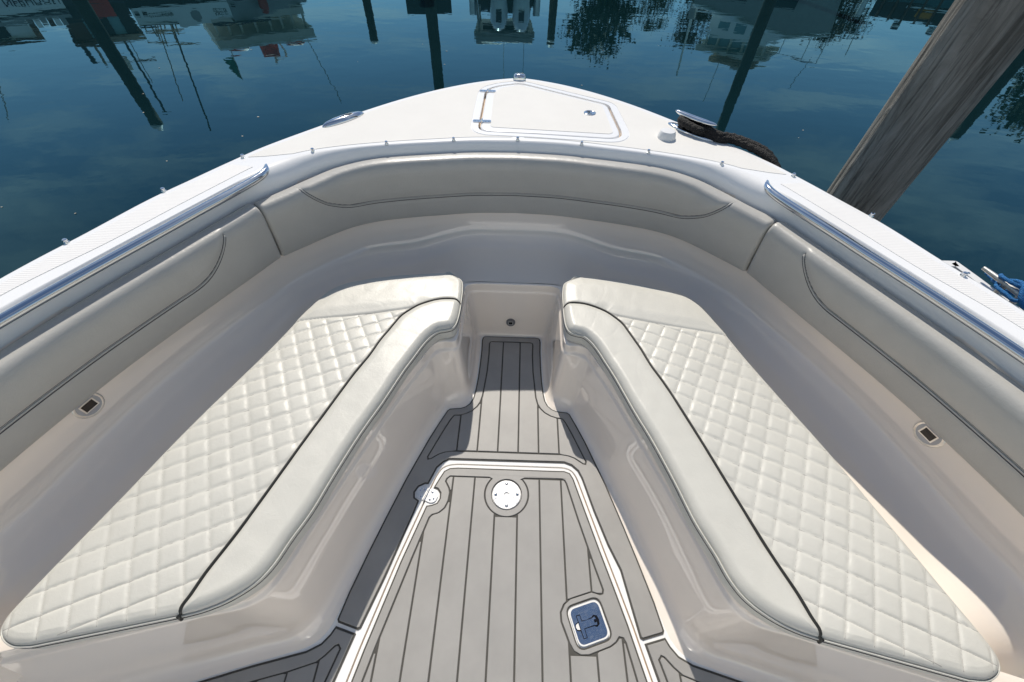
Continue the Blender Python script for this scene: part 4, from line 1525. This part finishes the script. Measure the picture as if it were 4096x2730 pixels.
# --- white work boat seen by its broad stern
inv = empty('work_boat', (-12.09, 15.29, WATER_Z), math.radians(36.0))
tag(inv, 'white work boat with lettered stern and windowed wheelhouse, mirrored upper left', 'boat')
bx(inv, 'hull', 'paint_black', 0.0, 5.4, 0.05, 8.0, -0.3, 0.99)
bx(inv, 'transom', 'paint_white', 0.05, 2.75, 0.0, 8.0, 0.99, 1.40)
bx(inv, 'centre_board', 'paint_white', 1.12, 2.05, 0.01, 0.10, 1.40, 1.54)
bx(inv, 'cap_rail', 'paint_navy', 0.05, 1.12, -0.03, 0.12, 1.395, 1.435)
mb = MB(); mb.add([(2.75, 0.0, 0.99), (5.4, 0.9, 0.99), (5.55, 1.1, 1.42), (2.75, 0.02, 1.62), (2.75, 8, 0.99), (5.4, 8, 0.99), (5.55, 8, 1.42), (2.75, 8, 1.62)], [(0, 1, 2, 3), (1, 5, 6, 2), (3, 2, 6, 7)])
mb.build('hull_side', 'paint_grey', inv, smooth=False)  # shading of this angled side painted in as grey
bx(inv, 'cap_rail', 'paint_navy', 2.06, 3.9, -0.03, 0.12, 1.56, 1.61)
local_text('Invincible', 0.16, 'paint_black', inv, 0.42, -0.008, 1.16, 0.66, shear=0.3)
local_text('Spirit', 0.16, 'paint_black', inv, 2.22, -0.008, 1.22, 0.42, shear=0.3)
mb = MB(); mb.add([(1.70 + 0.14 * math.cos(a), -0.006, 1.29 + 0.15 * math.sin(a)) for a in np.linspace(0, 2 * math.pi, 28, endpoint=False)], [tuple(range(28))])
mb.build('round_emblem', 'paint_grey', inv, smooth=False)
for u in (0.10, 0.30, 2.82):
    bx(inv, 'scupper', 'paint_black', u, u + 0.12, -0.004, 0.0, 1.06, 1.16)
mb = MB(); mb.lathe([(0.02, -0.32), (0.13, -0.24), (0.16, -0.05), (0.13, 0.10), (0.04, 0.17)], (3.85, 0.15, 1.28), 18); mb.build('fender', 'paint_red', inv)
hs = 2.06
bx(inv, 'wheelhouse_sill', 'paint_cream', 2.10, 5.25, 0.8, 4.0, 1.45, 1.72)
for u in (2.15, 2.55, 2.95, 3.45, 3.95, 4.35, 4.75, 5.17):
    bx(inv, 'window_post', 'paint_cream', u - 0.035, u + 0.035, 0.8, 0.88, 1.72, 2.10)
    bx(inv, 'window_post', 'paint_cream', u - 0.035, u + 0.035, 3.9, 4.0, 1.72, 2.10)
bx(inv, 'roof', 'paint_cream', 1.98, 5.35, 0.5, 4.2, 2.08, 2.36)
bx(inv, 'roof_rim', 'paint_white', 1.96, 5.37, 0.48, 4.22, 2.36, 2.44)
for (a, b, h0, h1) in ((2.30, 3.03, 2.44, 2.72), (3.45, 3.95, 2.44, 3.02), (4.35, 5.05, 2.44, 2.74)):
    mb = MB(); mb.tube([(a, 1.4, h0 + 0.1), (a + 0.08, 1.4, (h0 + h1) / 2), (b - 0.08, 1.4, (h0 + h1) / 2), (b, 1.4, h0 + 0.1)], [0.1, (h1 - h0) * 0.5, (h1 - h0) * 0.5, 0.1], 12); mb.build('raft_cover', 'paint_red', inv)
pole(inv, 'mast', 'paint_cream', (3.95, 1.6, 2.3), (3.80, 1.6, 3.28), 0.05)
pole(inv, 'mast', 'paint_cream', (4.02, 1.6, 2.3), (4.28, 1.6, 3.08), 0.035)
pole(inv, 'mast_brace', 'paint_cream', (3.80, 1.6, 3.2), (4.28, 1.6, 3.06), 0.03)
pole(inv, 'antenna', 'paint_black', (0.95, 1.0, 1.4), (0.42, 1.0, 5.05), 0.028)
pole(inv, 'antenna', 'canvas_tan', (0.55, 1.2, 1.4), (0.05, 1.2, 3.9), 0.016)
pole(inv, 'antenna', 'paint_grey', (5.2, 2.0, 2.3), (6.0, 2.0, 5.2), 0.016)
pole(inv, 'net_pole', 'paint_grey', (2.35, 1.2, 2.4), (2.30, 1.2, 3.55), 0.016)
mb = MB(); mb.add([(2.33, 1.2, 2.75), (1.95, 1.2, 2.78), (2.0, 1.2, 3.0), (2.31, 1.2, 3.6)], [(0, 1, 2, 3)]); mb.build('landing_net', 'net_green', inv, smooth=False)
for k in range(7):
    u = 0.2 + 0.14 * k
    pole(inv, 'deck_gear', 'canvas_tan', (u, 0.6, 1.4), (u + RNG.uniform(-0.15, 0.1), 0.7, 1.55 + RNG.uniform(0, 0.55)), 0.02)
pole(inv, 'boom', 'canvas_tan', (0.0, 0.9, 1.98), (1.5, 0.9, 2.2), 0.025)
pole(inv, 'boom', 'canvas_tan', (0.1, 0.9, 1.75), (1.2, 0.9, 1.8), 0.03)

# --- dark wooden pilothouse boat
dk = empty('pilothouse_boat', (-18.4, 19.8, WATER_Z), math.radians(40.5))
tag(dk, 'dark wooden pilothouse boat with pale windows, mirrored at left behind the capped piling', 'boat')
bx(dk, 'hull', 'paint_navy', -1.2, 2.6, 0.0, 7.0, -0.3, 1.9)
bx(dk, 'bulwark_box', 'paint_red', 0.95, 1.65, -0.15, 0.6, 1.75, 2.35)
bx(dk, 'cabin_base', 'paint_black', -0.15, 2.2, 0.4, 3.6, 1.9, 2.45)
for (a, b) in ((-0.15, 0.42), (0.72, 1.28), (1.68, 2.1)):
    bx(dk, 'cabin_wall', 'paint_brown' if a < 0.5 else 'paint_black', a, b, 0.4, 0.5, 2.45, 3.05)
for (a, b) in ((0.42, 0.72), (1.28, 1.68)):
    bx(dk, 'window', 'window_glass', a, b, 0.46, 0.48, 2.45, 3.05)
bx(dk, 'cabin_roof', 'paint_brown', -0.3, 2.25, 0.2, 3.8, 3.05, 3.25)
bx(dk, 'roof_edge', 'canvas_tan', 0.9, 2.25, 0.17, 0.2, 3.08, 3.24)
pole(dk, 'exhaust_stack', 'paint_navy', (-0.12, 0.8, 3.2), (-0.05, 0.8, 4.0), 0.09)
pole(dk, 'exhaust_stack', 'canvas_tan', (0.30, 0.8, 3.2), (0.28, 0.8, 4.1), 0.05)
pole(dk, 'stack_rail', 'paint_grey', (-0.05, 0.8, 3.92), (1.0, 0.8, 4.05), 0.02)
bx(dk, 'searchlight', 'paint_cream', 0.85, 1.15, 0.7, 1.0, 3.9, 4.35)
pole(dk, 'mast', 'paint_navy', (1.42, 1.0, 3.2), (1.36, 1.0, 6.45), 0.05)
pole(dk, 'crosstree', 'paint_brown', (1.0, 1.0, 4.15), (2.2, 1.0, 4.2), 0.03)
pole(dk, 'crosstree', 'paint_navy', (1.2, 1.0, 6.38), (1.62, 1.0, 6.42), 0.04)
pole(dk, 'antenna', 'paint_grey', (1.6, 1.0, 3.2), (1.52, 1.0, 5.0), 0.018)

# --- lettered hull at the far left edge
nb = empty('moored_boat', (-19.65, 18.5, WATER_Z), math.radians(44.7))
tag(nb, 'white hulled boat with large dark lettering, mirrored in the upper left corner', 'boat')
bx(nb, 'hull', 'paint_white', -4.0, 2.0, 0.0, 3.5, 0.3, 1.98)
bx(nb, 'boot_top', 'paint_navy', -4.0, 2.0, -0.01, 3.5, -0.3, 0.3)
bx(nb, 'sheer_stripe', 'paint_navy', -4.0, 2.05, -0.03, 0.05, 1.96, 2.06)
bx(nb, 'bulwark', 'paint_grey', -4.0, 2.0, 0.0, 3.5, 2.06, 2.22)
local_text('NEBHDON', 0.42, 'paint_navy', nb, 0.30, -0.008, 1.46, 1.60)
bx(nb, 'deckhouse', 'paint_white', -3.5, 0.55, 0.5, 3.0, 2.2, 2.75)
bx(nb, 'door', 'paint_black', -1.3, -0.15, 0.47, 0.5, 2.2, 2.70)
bx(nb, 'deckhouse_roof', 'paint_brown', -3.6, 0.75, 0.3, 3.2, 2.75, 2.86)
for k in range(6):
    u = 0.6 + 0.2 * k
    bx(nb, 'deck_crate', ('paint_brown', 'paint_white', 'paint_grey')[k % 3], u, u + 0.17, 0.3, 0.6, 2.2, 2.35 + 0.2 * RNG.random())
pole(nb, 'antenna', 'paint_grey', (-0.9, 1.0, 2.7), (-2.2, 1.0, 5.4), 0.02)

# --- centre console boat with two outboards
tt = empty('outboard_boat', (-1.93, 18.4, WATER_Z), math.radians(2.2))
tag(tt, 'boat with hardtop and two grey outboards mirrored ahead of the bow tip', 'boat')
bx(tt, 'stern', 'paint_white', -0.15, 2.65, 0.75, 6.5, -0.2, 1.05)
bx(tt, 'transom_well', 'paint_black', 0.25, 2.3, 0.70, 0.75, 0.3, 1.32)
bx(tt, 'console', 'paint_black', 0.55, 1.9, 1.8, 3.0, 1.05, 1.75)
bx(tt, 'seat_back', 'paint_navy', 0.3, 1.05, 1.3, 1.5, 1.05, 1.62)
for u in (0.05, 2.42):
    mb = MB(); mb.tube([(u, 0.6, 0.9), (u, 0.6, 1.55)], 0.13, 12); mb.build('rod_locker', 'far_metal', tt)
for (u0, u1) in ((0.10, 0.22), (2.30, 2.12)):
    for y in (1.6, 3.0):
        pole(tt, 'hardtop_leg', 'paint_grey', (u0, y, 1.0), (u1, y, 2.3), 0.045)
mb = MB(); mb.add(*prism_geo([round_poly([(0.0, 1.1), (2.45, 1.1), (2.35, 3.6), (0.1, 3.6)], 0.25, 5)], 2.24, 2.46, True)); mb.build('hardtop', 'paint_grey', tt, smooth=False)
bx(tt, 'hardtop_hatch', 'canvas_tan', 0.9, 1.4, 2.0, 2.6, 2.2, 2.238)
bx(tt, 'radio_box', 'paint_black', 0.35, 2.0, 1.7, 2.3, 2.1, 2.24)
mb = MB(); mb.tube([(0.1, 1.15, 2.42), (2.35, 1.15, 2.42)], 0.13, 12); mb.build('hardtop_rim', 'paint_grey', tt)
pole(tt, 'antenna', 'paint_white', (1.2, 2.0, 2.4), (1.2, 2.0, 4.6), 0.012)
pole(tt, 'antenna', 'paint_grey', (2.05, 2.0, 2.4), (2.07, 2.0, 4.4), 0.010)
for u in (1.02, 1.84):
    root_c = []
    vs_, n_ = [], 18
    for (z, ru, rv, cv) in ((0.45, 0.16, 0.26, 0.30), (0.75, 0.22, 0.34, 0.32), (1.05, 0.30, 0.42, 0.34), (1.40, 0.33, 0.46, 0.34), (1.70, 0.31, 0.43, 0.36), (1.88, 0.24, 0.34, 0.38), (1.97, 0.12, 0.18, 0.40)):
        for k in range(n_):
            a = 2 * math.pi * k / n_
            vs_.append((u + ru * math.cos(a), cv + rv * math.sin(a), z))
    mesh_obj('engine_cowl', vs_, grid_faces(7, n_, False, True) + [tuple(range(6 * n_, 7 * n_))], 'engine_cowl', tt)
    pole(tt, 'engine_leg', 'paint_grey', (u, 0.35, -0.4), (u, 0.35, 0.5), 0.12)
    bx(tt, 'cowl_stripe', 'paint_navy', u - 0.10, u + 0.10, -0.14, -0.10, 1.3, 1.62)

# --- black float beside a piling
fb = bx(None, 'float_dock', 'paint_black', 0, 1.3, 0, 2.0, -0.2, 0.80)
fb.location = (-3.41, 14.81, WATER_Z); fb.rotation_euler = (0, 0, math.radians(10.6))
tag(fb, 'square black float mirrored at the top edge left of the bow tip', 'float')

# --- white motor yacht
yt = empty('motor_yacht', (7.6, 21.71, WATER_Z), math.radians(-37.3))
tag(yt, 'white motor yacht with flared bow and bridge deck, mirrored upper right', 'boat')
secs = []
for u, hb, hd, wd in ((-0.6, 0.3, 1.62, 1.5), (0.9, 0.3, 1.75, 1.6), (2.2, 0.3, 1.95, 1.55), (3.4, 0.4, 2.15, 1.2), (4.2, 0.6, 2.12, 0.6), (4.72, 1.5, 2.02, 0.05)):
    secs.append([(u - 0.2, 1.6 - wd * 0.75, hb - 0.5), (u, 1.6 - wd * 0.9, hb + 0.5), (u, 1.6 - wd, hd), (u, 1.6 + wd, hd), (u, 1.6 + wd * 0.9, hb + 0.5), (u - 0.2, 1.6 + wd * 0.75, hb - 0.5)])
mb = MB(); mb.add([p for q in secs for p in q], grid_faces(6, 6, True) + [(0, 1, 2, 3, 4, 5)]); mb.build('hull', 'paint_grey', yt, sharp=30)  # grey puts the shade of the near side into the hull colour
mb = MB(); mb.add([(-0.6, -0.02, 0.9), (3.3, 0.28, 1.0), (3.3, 0.24, 1.30), (-0.6, -0.06, 1.25)], [(0, 1, 2, 3)]); mb.build('hull_band', 'paint_navy', yt, smooth=False)
mb = MB(); mb.tube([q[2] for q in secs], 0.06, 8); mb.build('gunwale', 'paint_white', yt)
bx(yt, 'deckhouse', 'paint_white', 0.2, 3.1, 0.6, 2.7, 1.7, 2.45)
bx(yt, 'bridge_front', 'paint_white', 0.3, 2.7, 0.7, 2.6, 2.45, 2.62)
for u in (0.25, 0.75, 1.3, 1.85, 2.4, 2.75):
    bx(yt, 'window_post', 'paint_cream', u - 0.04, u + 0.04, 0.68, 0.74, 2.62, 3.02)
for u in (0.30, 0.80, 1.35, 1.90):
    bx(yt, 'window', 'window_glass', u, u + 0.42, 0.76, 0.78, 2.62, 3.02)
for u in (0.6, 1.3, 2.0):
    bx(yt, 'cabin_window', 'window_glass', u, u + 0.45, 0.585, 0.598, 2.05, 2.32)
mb = MB(); mb.add(*prism_geo([round_poly([(-0.1, 0.4), (3.0, 0.5), (3.0, 2.7), (-0.1, 2.8)], 0.25, 4)], 3.02, 3.16, True)); mb.build('bridge_roof', 'paint_cream', yt, smooth=False)
mb = MB(); mb.add(*prism_geo([round_poly([(0.5, 0.9), (2.5, 0.9), (2.5, 2.3), (0.5, 2.3)], 0.25, 4)], 3.45, 3.56, True)); mb.build('radar_deck', 'canvas_tan', yt, smooth=False)
for u in (0.7, 2.3):
    pole(yt, 'roof_post', 'paint_grey', (u, 1.5, 3.1), (u, 1.5, 3.5), 0.04)
bx(yt, 'radar', 'paint_grey', 1.5, 1.9, 1.3, 1.7, 3.56, 3.78)
pr = [(2.3, 2.62), (3.3, 2.86), (4.2, 2.96), (4.78, 2.95)]
mb = MB(); mb.tube([(u, 0.9 + 0.12 * i, h) for i, (u, h) in enumerate(pr)], 0.02, 8); mb.build('bow_rail', 'far_metal', yt)
for i, (u, h) in enumerate(pr):
    pole(yt, 'rail_post', 'far_metal', (u, 0.9 + 0.12 * i, 2.05), (u, 0.9 + 0.12 * i, h), 0.016)
pole(yt, 'antenna', 'paint_grey', (0.95, 1.4, 3.5), (0.85, 1.4, 5.4), 0.014)
pole(yt, 'antenna', 'paint_grey', (4.5, 1.5, 2.9), (4.2, 1.5, 4.1), 0.012)
pole(yt, 'flag_staff', 'paint_white', (-0.8, 1.0, 1.7), (-0.75, 1.0, 4.4), 0.045)
bx(yt, 'davit_box', 'paint_grey', -0.95, -0.68, 0.9, 1.1, 1.7, 2.2)

# --- far dock on the right with gear on it
rd = empty('work_dock', (12.82, 20.3, WATER_Z), math.radians(-35.8))
tag(rd, 'dark work dock stacked with gear, mirrored at upper right by the near piling', 'dock')
bx(rd, 'deck', 'paint_black', 0.6, 9.0, 0.0, 3.0, 0.9, 1.42)
bx(rd, 'edge', 'paint_white', 1.6, 9.0, -0.06, 0.0, 0.96, 1.02)
for k in range(7):
    u = 0.8 + 0.42 * k
    pole(rd, 'leg', 'paint_brown', (u, -0.1, -0.5), (u + 0.05, -0.1, 1.45), 0.04)
for u in (1.62, 2.75):
    mb = MB(); mb.lathe([(0.03, 0), (0.12, 0.03), (0.13, 0.12), (0.12, 0.22), (0.03, 0.25)], (u, 0.0, 1.45), 14); mb.build('mooring_drum', 'paint_navy', rd)
    mb = MB(); mb.lathe([(0.132, 0.10), (0.135, 0.12), (0.132, 0.15)], (u, 0.0, 1.45), 14); mb.build('drum_band', 'paint_white', rd)
bx(rd, 'gear_heap', 'orange_gear', 2.0, 2.5, -0.1, 0.3, 1.05, 1.25)
mb = MB(); mb.tube([(0.25, 0.2, 0.4), (0.25, 0.2, 1.5)], 0.10, 12); mb.build('bollard', 'paint_white', rd)
pole(rd, 'whip', 'paint_grey', (0.45, 0.3, 1.2), (0.55, 0.3, 2.75), 0.014)


# --- trees on the far shore
def tree(x, y, h, w, leaf, label, seed, trunk=0.25):
    r = np.random.default_rng(seed)
    root = empty('tree', (x, y, 0.2))
    tag(root, label, 'tree', 'trees on the far shore')
    mb = MB()
    mb.tube([(0, 0, -0.5), (0.1, 0, h * 0.3), (-0.1, 0.1, h * 0.62), (0.1, 0, h * 0.9)], [0.035 * h, 0.026 * h, 0.016 * h, 0.004 * h], 8)
    for k in range(7):
        a = r.uniform(0, 6.28); z = h * r.uniform(0.28, 0.7); L = w * 0.4 * r.uniform(0.6, 1)
        mb.tube([(0, 0, z), (L * 0.5 * math.cos(a), L * 0.5 * math.sin(a), z + L * 0.25), (L * math.cos(a), L * math.sin(a), z + L * 0.5)], [0.010 * h, 0.007 * h, 0.002 * h], 6)
    mb.build('trunk', 'bark', root)
    vs, fs = [], []
    for c in range(95):
        t = r.uniform(0.0, 1.0)
        zc = h * (trunk + (1 - trunk) * t)
        rad = w * 0.5 * math.sqrt(max(0.05, 1 - (2 * t - 0.85) ** 2 / 1.5)) * r.uniform(0.25, 1.0)
        a = r.uniform(0, 6.28)
        cx, cy = rad * math.cos(a), rad * math.sin(a)
        cs_ = w * r.uniform(0.06, 0.13)
        for q in range(46):
            d = r.standard_normal(3) * cs_ * np.array([1, 1, 0.6])
            s = w * r.uniform(0.012, 0.028)
            u1 = r.standard_normal(3); u1 /= np.linalg.norm(u1)
            u2 = np.cross(u1, r.standard_normal(3)); u2 /= np.linalg.norm(u2)
            p = np.array([cx, cy, zc]) + d
            b = len(vs)
            vs += [p - u1 * s - u2 * s * .6, p + u1 * s - u2 * s * .6, p + u1 * s + u2 * s * .6, p - u1 * s + u2 * s * .6]
            fs.append((b, b + 1, b + 2, b + 3))
    mesh_obj('crown', vs, fs, leaf, root, smooth=False)


tree(9.2, 60, 12.0, 9.0, 'leaf_dark', 'large dark tree mirrored right of the bow tip', 1)
tree(14.6, 58, 9.0, 4.2, 'leaf_olive', 'narrow olive tree mirrored beside the large dark tree', 2)
tree(19.0, 57, 10.2, 5.0, 'leaf_brown', 'brownish tree mirrored at the stern of the white yacht', 3)
tree(4.4, 62, 6.8, 4.5, 'leaf_olive', 'low olive tree mirrored behind the capped piling right of the outboards', 4)
tree(31.5, 52, 8.2, 6.0, 'leaf_brown', 'thin brown tree mirrored off the bow of the white yacht', 5)
tree(48.0, 41, 12.0, 9.0, 'leaf_dark', 'dark tree mirrored at the far right edge', 6)
tree(53.0, 36, 10.0, 8.0, 'leaf_olive', 'olive tree mirrored at the far right edge behind the capped piling', 8)
mb = MB()
sh_x = np.linspace(-140, 140, 60)
for k, x in enumerate(sh_x):
    mb.v += [(x, 63 - 0.0016 * x * x, WATER_Z - 1), (x, 66 - 0.0016 * x * x, WATER_Z + 1.2 + 0.5 * math.sin(k * 0.7)), (x, 120, WATER_Z + 3.0 + math.sin(k * 0.33))]
mb.f += grid_faces(60, 3, False)
o = mb.build('shore', 'shore_earth', None)
tag(o, None, kind='structure')
